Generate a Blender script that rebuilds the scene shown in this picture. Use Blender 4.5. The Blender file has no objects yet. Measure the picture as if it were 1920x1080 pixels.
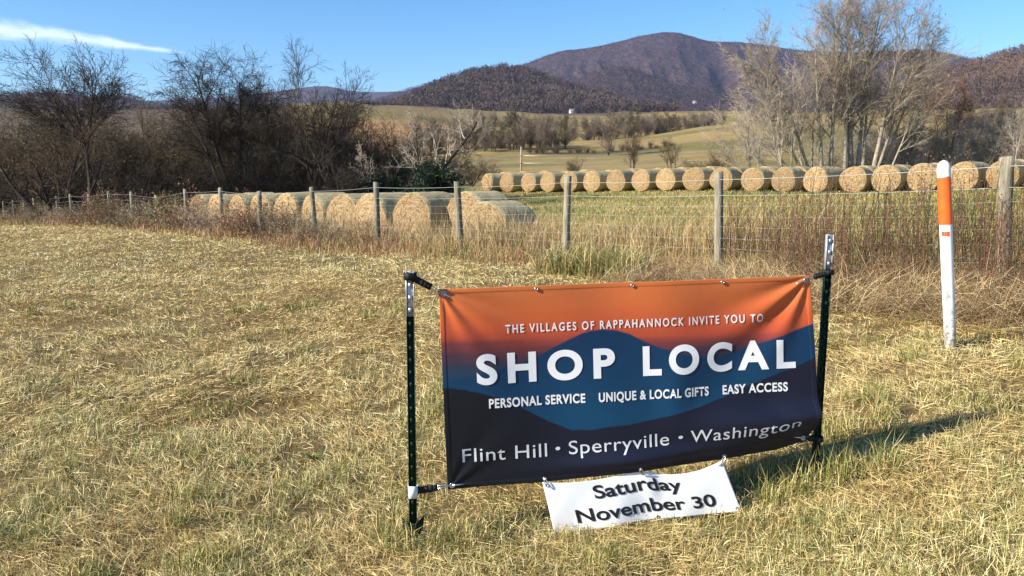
import bpy, bmesh, math, random
import numpy as np
from mathutils import Vector, Matrix

# ------------------------------------------------------------------ camera, sky, sun, exposure
scene = bpy.context.scene
COL = scene.collection
CAM_Z = 1.5
FPX = 1500.0
TILT = math.radians(7.6)
CT, ST = math.cos(TILT), math.sin(TILT)
cd = bpy.data.cameras.new('camera')
cam = bpy.data.objects.new('camera', cd)
COL.objects.link(cam)
cam.location = (0, 0, CAM_Z)
cam.rotation_euler = (math.radians(90) - TILT, 0, 0)
cd.sensor_width = 36.0
cd.lens = 36.0 * FPX / 1920.0
cd.clip_start = 0.05
cd.clip_end = 40000
scene.camera = cam

SUN_EL = math.radians(28.5)
SX, SY = -0.93, -0.37                                  # horizontal direction towards the sun
_n = math.hypot(SX, SY); SX, SY = SX / _n, SY / _n
SUN_AZ = math.atan2(SX, SY) % (2 * math.pi)
world = bpy.data.worlds.new('World')
scene.world = world
world.use_nodes = True
wt = world.node_tree
for n in list(wt.nodes): wt.nodes.remove(n)
w_out = wt.nodes.new('ShaderNodeOutputWorld')
w_bg = wt.nodes.new('ShaderNodeBackground')
w_sky = wt.nodes.new('ShaderNodeTexSky')
w_sky.sky_type = 'NISHITA'
w_sky.sun_disc = False
w_sky.sun_elevation = SUN_EL
w_sky.sun_rotation = SUN_AZ
w_sky.altitude = 250
w_sky.air_density = 1.0
w_sky.dust_density = 0.25
w_sky.ozone_density = 4.0
w_bg.inputs['Strength'].default_value = 0.085
w_hs = wt.nodes.new('ShaderNodeHueSaturation')
w_hs.inputs['Saturation'].default_value = 1.22
w_hs.inputs['Value'].default_value = 0.98
wt.links.new(w_sky.outputs[0], w_hs.inputs['Color'])
wt.links.new(w_bg.outputs[0], w_out.inputs['Surface'])

sd = bpy.data.lights.new('sun', 'SUN')
sun = bpy.data.objects.new('sun', sd)
COL.objects.link(sun)
sd.energy = 5.0
sd.angle = math.radians(0.5)
sd.color = (1.0, 0.92, 0.78)
_sv = Vector((SX * math.cos(SUN_EL), SY * math.cos(SUN_EL), math.sin(SUN_EL)))
sun.rotation_euler = _sv.to_track_quat('Z', 'Y').to_euler()
sun.location = (-30, -20, 40)

scene.view_settings.view_transform = 'Standard'
scene.view_settings.look = 'None'
scene.view_settings.exposure = 1.22
scene.view_settings.gamma = 1.0
scene.render.engine = 'CYCLES'
scene.cycles.max_bounces = 6
scene.cycles.diffuse_bounces = 3
scene.cycles.glossy_bounces = 2
scene.cycles.transmission_bounces = 3
scene.cycles.transparent_max_bounces = 8
scene.cycles.volume_bounces = 0
scene.cycles.use_denoising = True
scene.cycles.denoising_input_passes = 'RGB_ALBEDO_NORMAL'
scene.cycles.denoising_prefilter = 'ACCURATE'
scene.cycles.caustics_reflective = False
scene.cycles.caustics_refractive = False

RNG = np.random.default_rng(7)
random.seed(7)

# ------------------------------------------------------------------ helpers
def at(px, py, Y):
    """Point of the place at forward distance Y seen at photo pixel (px, py)."""
    a = (px - 960) / FPX; b = (540 - py) / FPX
    dy = CT + b * ST
    return np.array([a / dy * Y, Y, CAM_Z + (-ST + b * CT) / dy * Y])

def tag(o, label=None, cat=None, group=None, kind=None):
    if label: o['label'] = label
    if cat: o['category'] = cat
    if group: o['group'] = group
    if kind: o['kind'] = kind
    return o

def empty(name, loc, label, cat, group=None, rz=0.0):
    o = bpy.data.objects.new(name, None)
    COL.objects.link(o)
    o.location = loc; o.rotation_euler = (0, 0, rz)
    o.empty_display_size = 0.2
    return tag(o, label, cat, group)

def link(name, me, mat=None, parent=None, loc=None):
    o = bpy.data.objects.new(name, me)
    COL.objects.link(o)
    if mat is not None and not me.materials: me.materials.append(mat)
    if parent is not None: o.parent = parent
    if loc is not None: o.location = loc
    return o

def copy_tree(root, loc, rz=0.0, sc=1.0, label=None, group=None, cat=None):
    r = root.copy(); COL.objects.link(r)
    r.location = loc; r.rotation_euler = (0, 0, rz)
    r.scale = (sc, sc, sc) if np.isscalar(sc) else sc
    if label: r['label'] = label
    if group: r['group'] = group
    if cat: r['category'] = cat
    for ch in list(root.children):
        c = ch.copy(); COL.objects.link(c); c.parent = r
        for g in list(ch.children):
            d = g.copy(); COL.objects.link(d); d.parent = c
    return r

def npmesh(name, V, quads=None, tris=None, col=None, smooth=False):
    me = bpy.data.meshes.new(name)
    V = np.asarray(V, dtype=np.float32)
    nq = 0 if quads is None else len(quads)
    nt = 0 if tris is None else len(tris)
    me.vertices.add(len(V)); me.vertices.foreach_set('co', V.ravel())
    li = []
    if nq: li.append(np.asarray(quads, dtype=np.int32).ravel())
    if nt: li.append(np.asarray(tris, dtype=np.int32).ravel())
    li = np.concatenate(li)
    me.loops.add(len(li)); me.loops.foreach_set('vertex_index', li)
    me.polygons.add(nq + nt)
    ls = np.concatenate([np.arange(nq) * 4, nq * 4 + np.arange(nt) * 3]).astype(np.int32)
    me.polygons.foreach_set('loop_start', ls)
    if smooth: me.polygons.foreach_set('use_smooth', np.ones(nq + nt, dtype=bool))
    me.update(calc_edges=True)
    if col is not None:
        c = np.ones((len(V), 4), dtype=np.float32); c[:, :3] = col
        at_ = me.attributes.new('tint', 'FLOAT_COLOR', 'POINT')
        at_.data.foreach_set('color', c.ravel())
    return me

def grid_quads(nu, nv):
    i = np.arange(nu * nv).reshape(nu, nv)
    return np.stack([i[:-1, :-1], i[1:, :-1], i[1:, 1:], i[:-1, 1:]], -1).reshape(-1, 4)

class MB:
    """Collects boxes, tubes and lathes and links them as one mesh object."""
    def __init__(self): self.v = []; self.q = []; self.t = []; self.n = 0
    def add(self, V, quads=None, tris=None):
        V = np.asarray(V, float); self.v.append(V)
        if quads is not None and len(quads): self.q.append(np.asarray(quads, int) + self.n)
        if tris is not None and len(tris): self.t.append(np.asarray(tris, int) + self.n)
        self.n += len(V)
    def box(self, c, s, R=None):
        k = np.array([[-1,-1,-1],[1,-1,-1],[1,1,-1],[-1,1,-1],[-1,-1,1],[1,-1,1],[1,1,1],[-1,1,1]], float) * np.asarray(s) / 2
        if R is not None: k = k @ np.asarray(R).T
        self.add(k + np.asarray(c), [[0,3,2,1],[4,5,6,7],[0,1,5,4],[1,2,6,5],[2,3,7,6],[3,0,4,7]])
    def tube(self, P, r, k=8, cap=True):
        P = np.asarray(P, float); n = len(P)
        r = np.full(n, r, float) if np.isscalar(r) else np.asarray(r, float)
        T = np.gradient(P, axis=0); T /= np.linalg.norm(T, axis=1)[:, None] + 1e-12
        ref = np.array([0, 0, 1.0]) if abs(T[0, 2]) < 0.9 else np.array([1.0, 0, 0])
        a = np.arange(k) / k * 2 * math.pi
        V = np.zeros((n, k, 3)); u = None
        for i in range(n):
            if u is None: u = np.cross(T[i], ref)
            else: u = u - T[i] * (u @ T[i])
            u = u / (np.linalg.norm(u) + 1e-12); w = np.cross(T[i], u)
            V[i] = P[i] + r[i] * (np.cos(a)[:, None] * u + np.sin(a)[:, None] * w)
        q = []
        for i in range(n - 1):
            for j in range(k):
                q.append([i*k+j, i*k+(j+1) % k, (i+1)*k+(j+1) % k, (i+1)*k+j])
        V = V.reshape(-1, 3); t = []
        if cap:
            V = np.vstack([V, P[0], P[-1]])
            for j in range(k):
                t.append([n*k, (j+1) % k, j]); t.append([n*k+1, (n-1)*k+j, (n-1)*k+(j+1) % k])
        self.add(V, q, t)
    def ring(self, c, R, r, nrm, k=18, m=6):
        nrm = np.asarray(nrm, float); nrm /= np.linalg.norm(nrm)
        ref = np.array([0, 0, 1.0]) if abs(nrm[2]) < 0.9 else np.array([1.0, 0, 0])
        u = np.cross(nrm, ref); u /= np.linalg.norm(u); w = np.cross(nrm, u)
        V = []
        for i in range(k):
            a = i / k * 2 * math.pi; d = math.cos(a) * u + math.sin(a) * w
            for j in range(m):
                b = j / m * 2 * math.pi
                V.append(np.asarray(c) + d * (R + r * math.cos(b)) + nrm * r * math.sin(b))
        q = [[i*m+j, ((i+1) % k)*m+j, ((i+1) % k)*m+(j+1) % m, i*m+(j+1) % m] for i in range(k) for j in range(m)]
        self.add(V, q)
    def mesh(self, name, smooth=False):
        return npmesh(name, np.vstack(self.v), np.vstack(self.q) if self.q else None, np.vstack(self.t) if self.t else None, smooth=smooth)
    def build(self, name, mat, parent=None, smooth=False):
        return link(name, self.mesh(name, smooth), mat, parent)

# value noise (numpy)
def _h(ix, iy, s):
    h = (ix.astype(np.int64) * 374761393 + iy.astype(np.int64) * 668265263 + s * 974634777) & 0x7fffffff
    h = ((h ^ (h >> 13)) * 1274126177) & 0x7fffffff
    return ((h ^ (h >> 16)) & 0xffff) / 65535.0
def vnoise(x, y, s=0):
    x = np.asarray(x, float); y = np.asarray(y, float)
    ix = np.floor(x); iy = np.floor(y); fx = x - ix; fy = y - iy
    fx = fx * fx * (3 - 2 * fx); fy = fy * fy * (3 - 2 * fy)
    a = _h(ix, iy, s); b = _h(ix + 1, iy, s); c = _h(ix, iy + 1, s); d = _h(ix + 1, iy + 1, s)
    return (a + (b - a) * fx) * (1 - fy) + (c + (d - c) * fx) * fy
def fbm(x, y, s=0, o=4):
    r = 0; amp = 0.5; tot = 0
    for k in range(o):
        r = r + amp * vnoise(np.asarray(x) * 2**k, np.asarray(y) * 2**k, s + k * 17); tot += amp; amp *= 0.5
    return r / tot
def sstep(a, b, x):
    t = np.clip((np.asarray(x, float) - a) / (b - a), 0, 1); return t * t * (3 - 2 * t)

_ones = ['first', 'second', 'third', 'fourth', 'fifth', 'sixth', 'seventh', 'eighth', 'ninth', 'tenth', 'eleventh', 'twelfth', 'thirteenth', 'fourteenth',
         'fifteenth', 'sixteenth', 'seventeenth', 'eighteenth', 'nineteenth']
ORD = list(_ones)
for _t, _to in (('twenty', 'twentieth'), ('thirty', 'thirtieth'), ('forty', 'fortieth'), ('fifty', 'fiftieth'), ('sixty', 'sixtieth'), ('seventy', 'seventieth'), ('eighty', 'eightieth')):
    ORD += [_to] + [f'{_t}-{o}' for o in _ones[:9]]

# ------------------------------------------------------------------ materials
def new_mat(name):
    m = bpy.data.materials.new(name); m.use_nodes = True
    return m, m.node_tree, m.node_tree.nodes['Principled BSDF']
def nd(nt, typ, **kw):
    n = nt.nodes.new(typ)
    for k, v in kw.items():
        if hasattr(n, k): setattr(n, k, v)
        else: n.inputs[k].default_value = v
    return n
def ramp(nt, fac, stops):
    r = nt.nodes.new('ShaderNodeValToRGB')
    while len(r.color_ramp.elements) < len(stops): r.color_ramp.elements.new(0.5)
    for e, (p, c) in zip(r.color_ramp.elements, stops):
        e.position = p; e.color = (*c, 1)
    nt.links.new(fac, r.inputs['Fac']); return r.outputs['Color']
def noise_mat(name, stops, scale=5.0, rough=0.8, spec=0.2, detail=6, bump=0.0, bscale=None, stretch=None, metallic=0.0, bdist=0.01, rnd=0.0, coord='Object'):
    m, nt, b = new_mat(name)
    tc = nd(nt, 'ShaderNodeTexCoord')
    mp = nd(nt, 'ShaderNodeMapping')
    nt.links.new(tc.outputs[coord], mp.inputs['Vector'])
    if stretch: mp.inputs['Scale'].default_value = stretch
    nz = nd(nt, 'ShaderNodeTexNoise', Scale=scale, Detail=detail, Roughness=0.62)
    nt.links.new(mp.outputs[0], nz.inputs['Vector'])
    c = ramp(nt, nz.outputs['Fac'], stops)
    if rnd:
        oi = nd(nt, 'ShaderNodeObjectInfo')
        mr = nd(nt, 'ShaderNodeMapRange'); mr.inputs['To Min'].default_value = 1 - rnd; mr.inputs['To Max'].default_value = 1 + rnd
        nt.links.new(oi.outputs['Random'], mr.inputs['Value'])
        mx = nd(nt, 'ShaderNodeVectorMath', operation='SCALE')
        nt.links.new(c, mx.inputs[0]); nt.links.new(mr.outputs[0], mx.inputs['Scale']); c = mx.outputs[0]
    nt.links.new(c, b.inputs['Base Color'])
    b.inputs['Roughness'].default_value = rough
    b.inputs['Specular IOR Level'].default_value = spec
    b.inputs['Metallic'].default_value = metallic
    if bump:
        n2 = nd(nt, 'ShaderNodeTexNoise', Scale=bscale or scale * 3, Detail=5)
        nt.links.new(mp.outputs[0], n2.inputs['Vector'])
        bp = nd(nt, 'ShaderNodeBump', Strength=bump, Distance=bdist)
        nt.links.new(n2.outputs['Fac'], bp.inputs['Height']); nt.links.new(bp.outputs[0], b.inputs['Normal'])
    return m
def tint_mat(name, rough=0.6, spec=0.25, transl=0.0):
    """Material whose base colour comes from the mesh's own tint attribute (each blade, leaf or patch has its own colour)."""
    m, nt, b = new_mat(name)
    a = nd(nt, 'ShaderNodeAttribute', attribute_name='tint')
    nt.links.new(a.outputs['Color'], b.inputs['Base Color'])
    b.inputs['Roughness'].default_value = rough
    b.inputs['Specular IOR Level'].default_value = spec
    if transl:
        out = nt.nodes['Material Output']
        tr = nd(nt, 'ShaderNodeBsdfTranslucent'); mx = nd(nt, 'ShaderNodeMixShader'); mx.inputs[0].default_value = transl
        nt.links.new(a.outputs['Color'], tr.inputs['Color'])
        nt.links.new(b.outputs[0], mx.inputs[1]); nt.links.new(tr.outputs[0], mx.inputs[2]); nt.links.new(mx.outputs[0], out.inputs['Surface'])
    return m

M_blade = tint_mat('grass_blades', 0.55, 0.3, 0.18)
M_leaf = tint_mat('dry_leaves', 0.7, 0.2, 0.2)
M_post = noise_mat('weathered_wood', [(0.25, (0.10, 0.085, 0.062)), (0.55, (0.24, 0.215, 0.16)), (0.8, (0.36, 0.335, 0.26))], 9, 0.9, 0.1, bump=0.7, bscale=16, stretch=(5, 5, 0.45), bdist=0.012, rnd=0.15)
M_zinc = noise_mat('galvanised_wire', [(0.3, (0.36, 0.36, 0.34)), (0.7, (0.52, 0.52, 0.5))], 30, 0.5, 0.4, metallic=0.35)
M_green = noise_mat('green_painted_steel', [(0.35, (0.004, 0.017, 0.009)), (0.75, (0.009, 0.032, 0.017))], 14, 0.55, 0.15, bump=0.15, bscale=60, bdist=0.002)
M_whitepaint = noise_mat('white_painted_steel', [(0.3, (0.62, 0.64, 0.66)), (0.7, (0.82, 0.82, 0.82))], 18, 0.4, 0.5, bump=0.12, bscale=70, bdist=0.002)
M_toppaint = noise_mat('worn_aluminium_paint', [(0.3, (0.42, 0.43, 0.45)), (0.7, (0.62, 0.63, 0.64))], 22, 0.38, 0.5, metallic=0.45, bump=0.2, bscale=60, bdist=0.002)
M_steel = noise_mat('bright_steel', [(0.3, (0.5, 0.5, 0.5)), (0.7, (0.75, 0.75, 0.74))], 60, 0.25, 0.5, metallic=0.9)
M_strap = noise_mat('black_webbing', [(0.3, (0.006, 0.006, 0.007)), (0.7, (0.016, 0.016, 0.018))], 160, 0.65, 0.3, bump=0.5, bscale=400, bdist=0.001)

# ------------------------------------------------------------------ the lie of the land
SPX = [0]
FENCE = []                                             # (x, y, height of top) of every fence post
U_ = 2.07
_tops = {0: (1888, 293), 1: (1348, 323), 2: (1065, 330), 3: (857, 341), 4: (705, 342), 5: (584, 351), 6: (486, 358), 7: (413, 352), 8: (347, 355),
         9: (293, 366), 10: (246, 360), 11: (203, 359), 12: (166, 364), 13: (131, 364), 14: (106, 368), 15: (84, 370), 16: (63, 371), 17: (44, 372), 18: (24, 375), 19: (6, 377)}
for n_ in range(20):
    d_ = U_ * (n_ + 3.8) if n_ else 7.5
    FENCE.append(at(_tops[n_][0], _tops[n_][1], d_))
POST_H = 1.3
ctrl = [(0, 2, -0.05), (-3, 3, -0.08), (3, 3, 0.06), (-0.44, 3.42, -0.115), (1.49, 3.78, 0.04), tuple(at(1042, 1022, 3.40)), tuple(at(1215, 1000, 3.48)), tuple(at(1388, 972, 3.62)), (0.3, 3.0, -0.13), (-0.6, 3.0, -0.12), (1.2, 3.1, -0.06), (3.07, 5.5, 0.36), (-3, 6, -0.02), (-6, 9, 0.0),
        (0, 6, 0.08), (1.5, 6.5, 0.2), (-4, 12, 0.02), (-11, 16, -0.15), (-20, 26, -0.45), (-34, 40, -0.9), (8, 6, 0.55),
        (-3.25, 25, -0.50), (-0.5, 22.4, -0.72), (-8.7, 30.2, -0.55), (-15, 36, -0.6), (23, 38, 1.1), (-0.4, 60, 0.66), (11, 49, 0.9), (30, 32, 1.4),
        (-28, 50, -0.6), (-10, 52, -0.35), (26, 58, 1.2), (5, 18, 0.35), (12, 25, 0.7)]
for n_ in (0, 1, 3, 5, 7, 8, 11, 14, 17, 19):
    p_ = FENCE[n_]; ctrl.append((p_[0], p_[1], p_[2] - POST_H))
for px_, rows_ in {-250: ((90, 346), (200, 300), (450, 232), (900, 206)), 300: ((90, 346), (200, 300), (450, 232), (900, 206)),
                   700: ((90, 343), (160, 322), (230, 290), (320, 250), (420, 226), (700, 203), (950, 200)),
                   850: ((85, 341), (150, 318), (220, 285), (330, 252), (430, 232), (700, 210), (950, 207)),
                   1000: ((80, 338), (110, 328), (160, 306), (205, 291), (280, 268), (450, 238), (700, 222), (950, 214)),
                   1200: ((78, 336), (110, 324), (160, 301), (215, 283), (280, 262), (450, 234), (700, 220), (950, 212)),
                   1360: ((76, 334), (110, 320), (160, 294), (220, 266), (300, 241), (450, 231), (950, 212)),
                   1700: ((80, 330), (120, 314), (200, 282), (350, 232), (600, 216), (950, 212)),
                   2150: ((80, 328), (120, 312), (200, 280), (350, 230), (600, 216), (950, 210))}.items():
    for Y_, y_ in rows_: ctrl.append(tuple(at(px_, y_, Y_)))
ctrl = np.array(ctrl)
def _key(X, Y):
    Y = np.clip(Y, 1.8, 1000.0)
    return np.clip(np.asarray(X, float) / Y, -0.95, 0.95) * 2.2, np.log(Y)
def _tps(d2): return np.where(d2 > 1e-12, 0.5 * d2 * np.log(d2 + 1e-12), 0)
_ka, _kl = _key(ctrl[:, 0], ctrl[:, 1])
_q = ctrl[:, 2] / (ctrl[:, 1] + 20)
_N = len(ctrl)
_K = _tps((_ka[:, None] - _ka) ** 2 + (_kl[:, None] - _kl) ** 2) + np.eye(_N) * 0.002
_P = np.stack([np.ones(_N), _ka, _kl], 1)
_S = np.linalg.solve(np.block([[_K, _P], [_P.T, np.zeros((3, 3))]]), np.concatenate([_q, np.zeros(3)]))
def gz(X, Y):
    X = np.atleast_1d(np.asarray(X, float)); Y = np.atleast_1d(np.asarray(Y, float))
    out = np.empty(len(X))
    for i in range(0, len(X), 60000):
        x = X[i:i+60000]; y = Y[i:i+60000]
        a, l = _key(x, y)
        q = _tps((a[:, None] - _ka) ** 2 + (l[:, None] - _kl) ** 2) @ _S[:_N] + _S[_N] + _S[_N+1] * a + _S[_N+2] * l
        yy = np.clip(y, 1.8, 1000.0)
        z = q * (yy + 20)
        near = np.exp(-(yy / 30.0) ** 2)
        z += near * (0.05 * (fbm(x * 0.9, y * 0.9, 3, 3) - 0.5) + 0.055 * (fbm(x * 2.6, y * 2.6, 4, 2) - 0.5) + 0.10 * (fbm(x * 0.25, y * 0.25, 5, 2) - 0.5)) * (1 - np.exp(-(((x - 0.5) / 1.6) ** 2 + ((y - 3.5) / 0.9) ** 2)))
        z += np.clip((yy - 60) / 400, 0, 1) * 17.0 * (fbm(x / 95, y / 120, 9, 3) - 0.5)
        out[i:i+60000] = z
    return out
def gz1(x, y): return float(gz([x], [y])[0])

# which side of the fence: positive = the pasture side
_fx = np.array([p[0] for p in FENCE]); _fy = np.array([p[1] for p in FENCE])
_o = np.argsort(_fy)
def fence_x(Y): return np.interp(Y, _fy[_o], _fx[_o]) + np.where(Y < _fy.min(), (_fy.min() - Y) * 0.75, 0) + np.where(Y > _fy.max(), (_fy.max() - Y) * 0.9, 0)
def fence_side(X, Y): return (X - fence_x(Y)) * 0.76   # roughly the distance to the fence line

def land_colour(X, Y):
    """The land's own colours: mown straw verge, green-gold hay meadow, patchy pastures and brown woods beyond."""
    X = np.asarray(X); Y = np.asarray(Y)
    n1 = fbm(X * 0.35, Y * 0.35, 21, 4); n2 = fbm(X * 0.05, Y * 0.05, 23, 4); n3 = fbm(X / 60, Y / 25, 25, 4)
    verge = np.array([0.15, 0.105, 0.045]) * (0.6 + 0.8 * n1)[:, None]
    meadow = np.array([0.21, 0.18, 0.068]) * (0.75 + 0.5 * n2)[:, None] + np.array([0.10, 0.07, 0.03]) * (sstep(0.5, 0.7, n1))[:, None]
    past_g = np.array([0.150, 0.128, 0.045]); past_y = np.array([0.255, 0.185, 0.075]); past_b = np.array([0.27, 0.165, 0.075])
    k = sstep(0.38, 0.58, n3)[:, None]
    past = past_g * (1 - k) + past_y * k
    a = X / np.maximum(Y, 1)
    kb = (sstep(-0.02, -0.09, a) * sstep(200, 240, Y) * sstep(430, 380, Y))[:, None]
    past = past * (1 - kb) + past_b * kb
    kd = (sstep(0.02, -0.05, a) * sstep(430, 560, Y))[:, None]
    past = past * (1 - kd) + np.array([0.165, 0.125, 0.058]) * kd
    kb2 = (np.exp(-((Y - 204 - 22 * a) / 5.0) ** 2) * sstep(0.01, 0.05, a) * sstep(0.22, 0.17, a))[:, None]
    past = past * (1 - kb2) + np.array([0.075, 0.050, 0.028]) * kb2
    wood = np.array([0.10, 0.072, 0.05]) * (0.7 + 0.6 * n2)[:, None]
    kw = np.maximum(sstep(-0.24, -0.30, a), sstep(0.40, 0.46, a) * sstep(300, 200, Y)) * sstep(40, 55, Y)
    kw = np.maximum(kw, sstep(900, 980, Y))[:, None]
    past = past * (1 - kw) + wood * kw
    c = np.where((fence_side(X, Y) > 0)[:, None], meadow, verge)
    kf = sstep(62, 85, Y)[:, None]
    return c * (1 - kf) + past * kf

def build_ground():
    ang = np.radians(np.concatenate([np.linspace(-150, -44, 30)[:-1], np.linspace(-44, 44, 260), np.linspace(44, 150, 30)[1:]]))
    rad = np.concatenate([[0.02], np.geomspace(0.5, 9500, 420)])
    A, R_ = np.meshgrid(ang, rad, indexing='ij')
    X = (np.sin(A) * R_).ravel(); Y = (np.cos(A) * R_).ravel()
    Yc = np.where(Y < 1.8, np.maximum(np.abs(X) * 0.7, 1.8), Y)
    Z = gz(X, Yc)
    c = land_colour(X, Yc)
    me = npmesh('ground', np.stack([X, Y, Z], 1), quads=grid_quads(len(ang), len(rad))[:, ::-1], col=c, smooth=True)
    m, nt, b = new_mat('earth_and_turf')
    a_ = nd(nt, 'ShaderNodeAttribute', attribute_name='tint')
    tc = nd(nt, 'ShaderNodeTexCoord')
    nz = nd(nt, 'ShaderNodeTexNoise', Scale=7.0, Detail=8, Roughness=0.7)
    nt.links.new(tc.outputs['Object'], nz.inputs['Vector'])
    mr = nd(nt, 'ShaderNodeMapRange'); mr.inputs['From Min'].default_value = 0.3; mr.inputs['From Max'].default_value = 0.7; mr.inputs['To Min'].default_value = 0.6; mr.inputs['To Max'].default_value = 1.35
    nt.links.new(nz.outputs['Fac'], mr.inputs['Value'])
    nz2 = nd(nt, 'ShaderNodeTexNoise', Scale=0.13, Detail=8, Roughness=0.75)
    nt.links.new(tc.outputs['Object'], nz2.inputs['Vector'])
    mr2 = nd(nt, 'ShaderNodeMapRange'); mr2.inputs['From Min'].default_value = 0.3; mr2.inputs['From Max'].default_value = 0.7; mr2.inputs['To Min'].default_value = 0.75; mr2.inputs['To Max'].default_value = 1.25
    nt.links.new(nz2.outputs['Fac'], mr2.inputs['Value'])
    mu = nd(nt, 'ShaderNodeMath', operation='MULTIPLY'); nt.links.new(mr.outputs[0], mu.inputs[0]); nt.links.new(mr2.outputs[0], mu.inputs[1])
    vm = nd(nt, 'ShaderNodeVectorMath', operation='SCALE')
    nt.links.new(a_.outputs['Color'], vm.inputs[0]); nt.links.new(mu.outputs[0], vm.inputs['Scale'])
    nt.links.new(vm.outputs[0], b.inputs['Base Color'])
    b.inputs['Roughness'].default_value = 0.95; b.inputs['Specular IOR Level'].default_value = 0.1
    bp = nd(nt, 'ShaderNodeBump', Strength=0.8, Distance=0.05)
    nt.links.new(nz.outputs['Fac'], bp.inputs['Height']); nt.links.new(bp.outputs[0], b.inputs['Normal'])
    o = link('ground', me, m); tag(o, kind='structure')
build_ground()

# ------------------------------------------------------------------ hills and mountains
M_wood1 = noise_mat('leafless_forest_brown', [(0.3, (0.052, 0.038, 0.033)), (0.5, (0.080, 0.058, 0.048)), (0.72, (0.112, 0.081, 0.064))], 0.05, 0.95, 0.05, detail=9, bump=1.0, bscale=0.09, bdist=14)
M_wood2 = noise_mat('leafless_forest_mauve', [(0.3, (0.044, 0.030, 0.033)), (0.5, (0.066, 0.045, 0.046)), (0.72, (0.095, 0.066, 0.062))], 0.016, 0.95, 0.05, detail=10, bump=1.0, bscale=0.05, bdist=22)
M_ridge = noise_mat('far_ridge_forest', [(0.3, (0.05, 0.038, 0.045)), (0.7, (0.08, 0.06, 0.06))], 0.004, 0.95, 0.05, detail=8, bump=0.8, bscale=0.01, bdist=30)
M_tuft = tint_mat('forest_twigs', 0.9, 0.05)

def hill(name, ridge, base_y, Yb, Yr, mat, shape=1.25, spur=0.0, spf=60.0, seed=1, nu=240, nv=70, tufts=0, tuft_h=12, tuft_w=5, ntri=8, tcol=((0.07, 0.05, 0.04), (0.16, 0.115, 0.08)), tdark=0.0):
    rx = np.array([r[0] for r in ridge], float); ry = np.array([r[1] for r in ridge], float)
    def pos(px, t):
        yr = np.interp(px, rx, ry)
        # smooth the ridge polyline
        for k in (8, 16): yr = 0.5 * yr + 0.25 * (np.interp(px - k, rx, ry) + np.interp(px + k, rx, ry))
        yr = yr + 1.6 * (fbm(px / 14, px * 0 + seed, seed, 3) - 0.5)
        tt = np.clip(t, 0, 1)
        Y = Yb + (Yr - Yb) * t
        y = base_y + (yr - base_y) * tt ** shape
        a = (px - 960) / FPX; b = (540 - y) / FPX; dy = CT + b * ST
        z = CAM_Z + (-ST + b * CT) / dy * Y
        back = np.clip(t - 1, 0, 9)
        z = z - back * (Yr - Yb) * 0.7
        w = px / spf + 1.6 * (fbm(px / 150, t * 1.5, seed + 3, 3) - 0.5) + t * 0.8
        rid = 1 - np.abs(2 * fbm(w, t * 1.2, seed + 9, 3) - 1) * 2
        env = 4 * tt * (1 - tt) + 0.0
        env = env * np.clip((base_y - yr) / 110.0, 0.08, 1.0)
        z = z + spur * rid * env + spur * 0.25 * (fbm(px / 20, t * 9, seed + 5, 3) - 0.5) * env
        return np.stack([a / dy * Y, Y, z], -1)
    px = np.linspace(rx[0], rx[-1], nu); t = np.concatenate([np.linspace(0, 1, nv), np.linspace(1.03, 1.5, 8)])
    PX, T = np.meshgrid(px, t, indexing='ij')
    V = pos(PX.ravel(), T.ravel())
    me = npmesh(name, V, quads=grid_quads(nu, len(t))[:, ::-1], smooth=True)
    o = link(name, me, mat); tag(o, kind='structure')
    if tufts:
        r = np.random.default_rng(seed + 77)
        p = rx[0] + (rx[-1] - rx[0]) * r.random(tufts); tt = 1 - r.random(tufts) ** 1.15
        P = pos(p, np.clip(tt, 0.0, 0.965 if Yr > 2000 else 0.985))
        dens = fbm(P[:, 0] / 90, P[:, 1] / 90, seed + 41, 3)
        hh = tuft_h * (0.6 + 0.7 * r.random(tufts)); ww = tuft_w * (0.6 + 0.8 * r.random(tufts))
        N_ = tufts * ntri
        base = np.repeat(P, ntri, 0); H = np.repeat(hh, ntri); Wd = np.repeat(ww, ntri)
        dr = r.normal(0, 1, (N_, 3)); dr /= np.linalg.norm(dr, axis=1)[:, None]
        rad = r.random(N_) ** 0.5
        c = base + np.stack([dr[:, 0] * rad * Wd, dr[:, 1] * rad * Wd, H * (0.60 + 0.40 * dr[:, 2] * rad)], 1)
        e1 = r.normal(0, 1, (N_, 3)) * np.array([0.7, 0.7, 1.2]); e1 /= np.linalg.norm(e1, axis=1)[:, None]
        e2 = np.cross(e1, r.normal(0, 1, (N_, 3))); e2 /= np.linalg.norm(e2, axis=1)[:, None]
        sz = (H * (0.09 + 0.12 * r.random(N_)))[:, None]
        V = np.stack([c - e1 * sz - e2 * sz * 0.22, c - e1 * sz * 0.6 + e2 * sz * 0.3, c + e1 * sz], 1).reshape(-1, 3)
        k = np.clip(np.repeat(r.random(tufts) * 0.28 + dens * 1.1 - 0.20, ntri), 0, 1)
        cc = np.array(tcol[0]) * (1 - k)[:, None] + np.array(tcol[1]) * k[:, None]
        if tdark:
            ev = np.repeat(r.random(tufts) < tdark, ntri); cc[ev] = np.array([0.025, 0.04, 0.024])
        me = npmesh(name + '_forest', V, tris=np.arange(len(V)).reshape(-1, 3), col=np.repeat(cc, 3, 0))
        o = link('forest', me, M_tuft)
        tag(o, kind='stuff')
        o['label'] = {'foothill': 'leafless brown forest covering the low dark foothill', 'right_hill': 'leafless reddish brown forest covering the near hill',
                      'mountain': 'leafless mauve forest covering the big mountain', 'mountain_spur': 'leafless forest covering the rounded spur of the mountain',
                      'left_ridge': 'leafless brown forest covering the low ridge'}.get(name, 'leafless forest on the hill')
        o['category'] = 'forest'
    return pos

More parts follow.
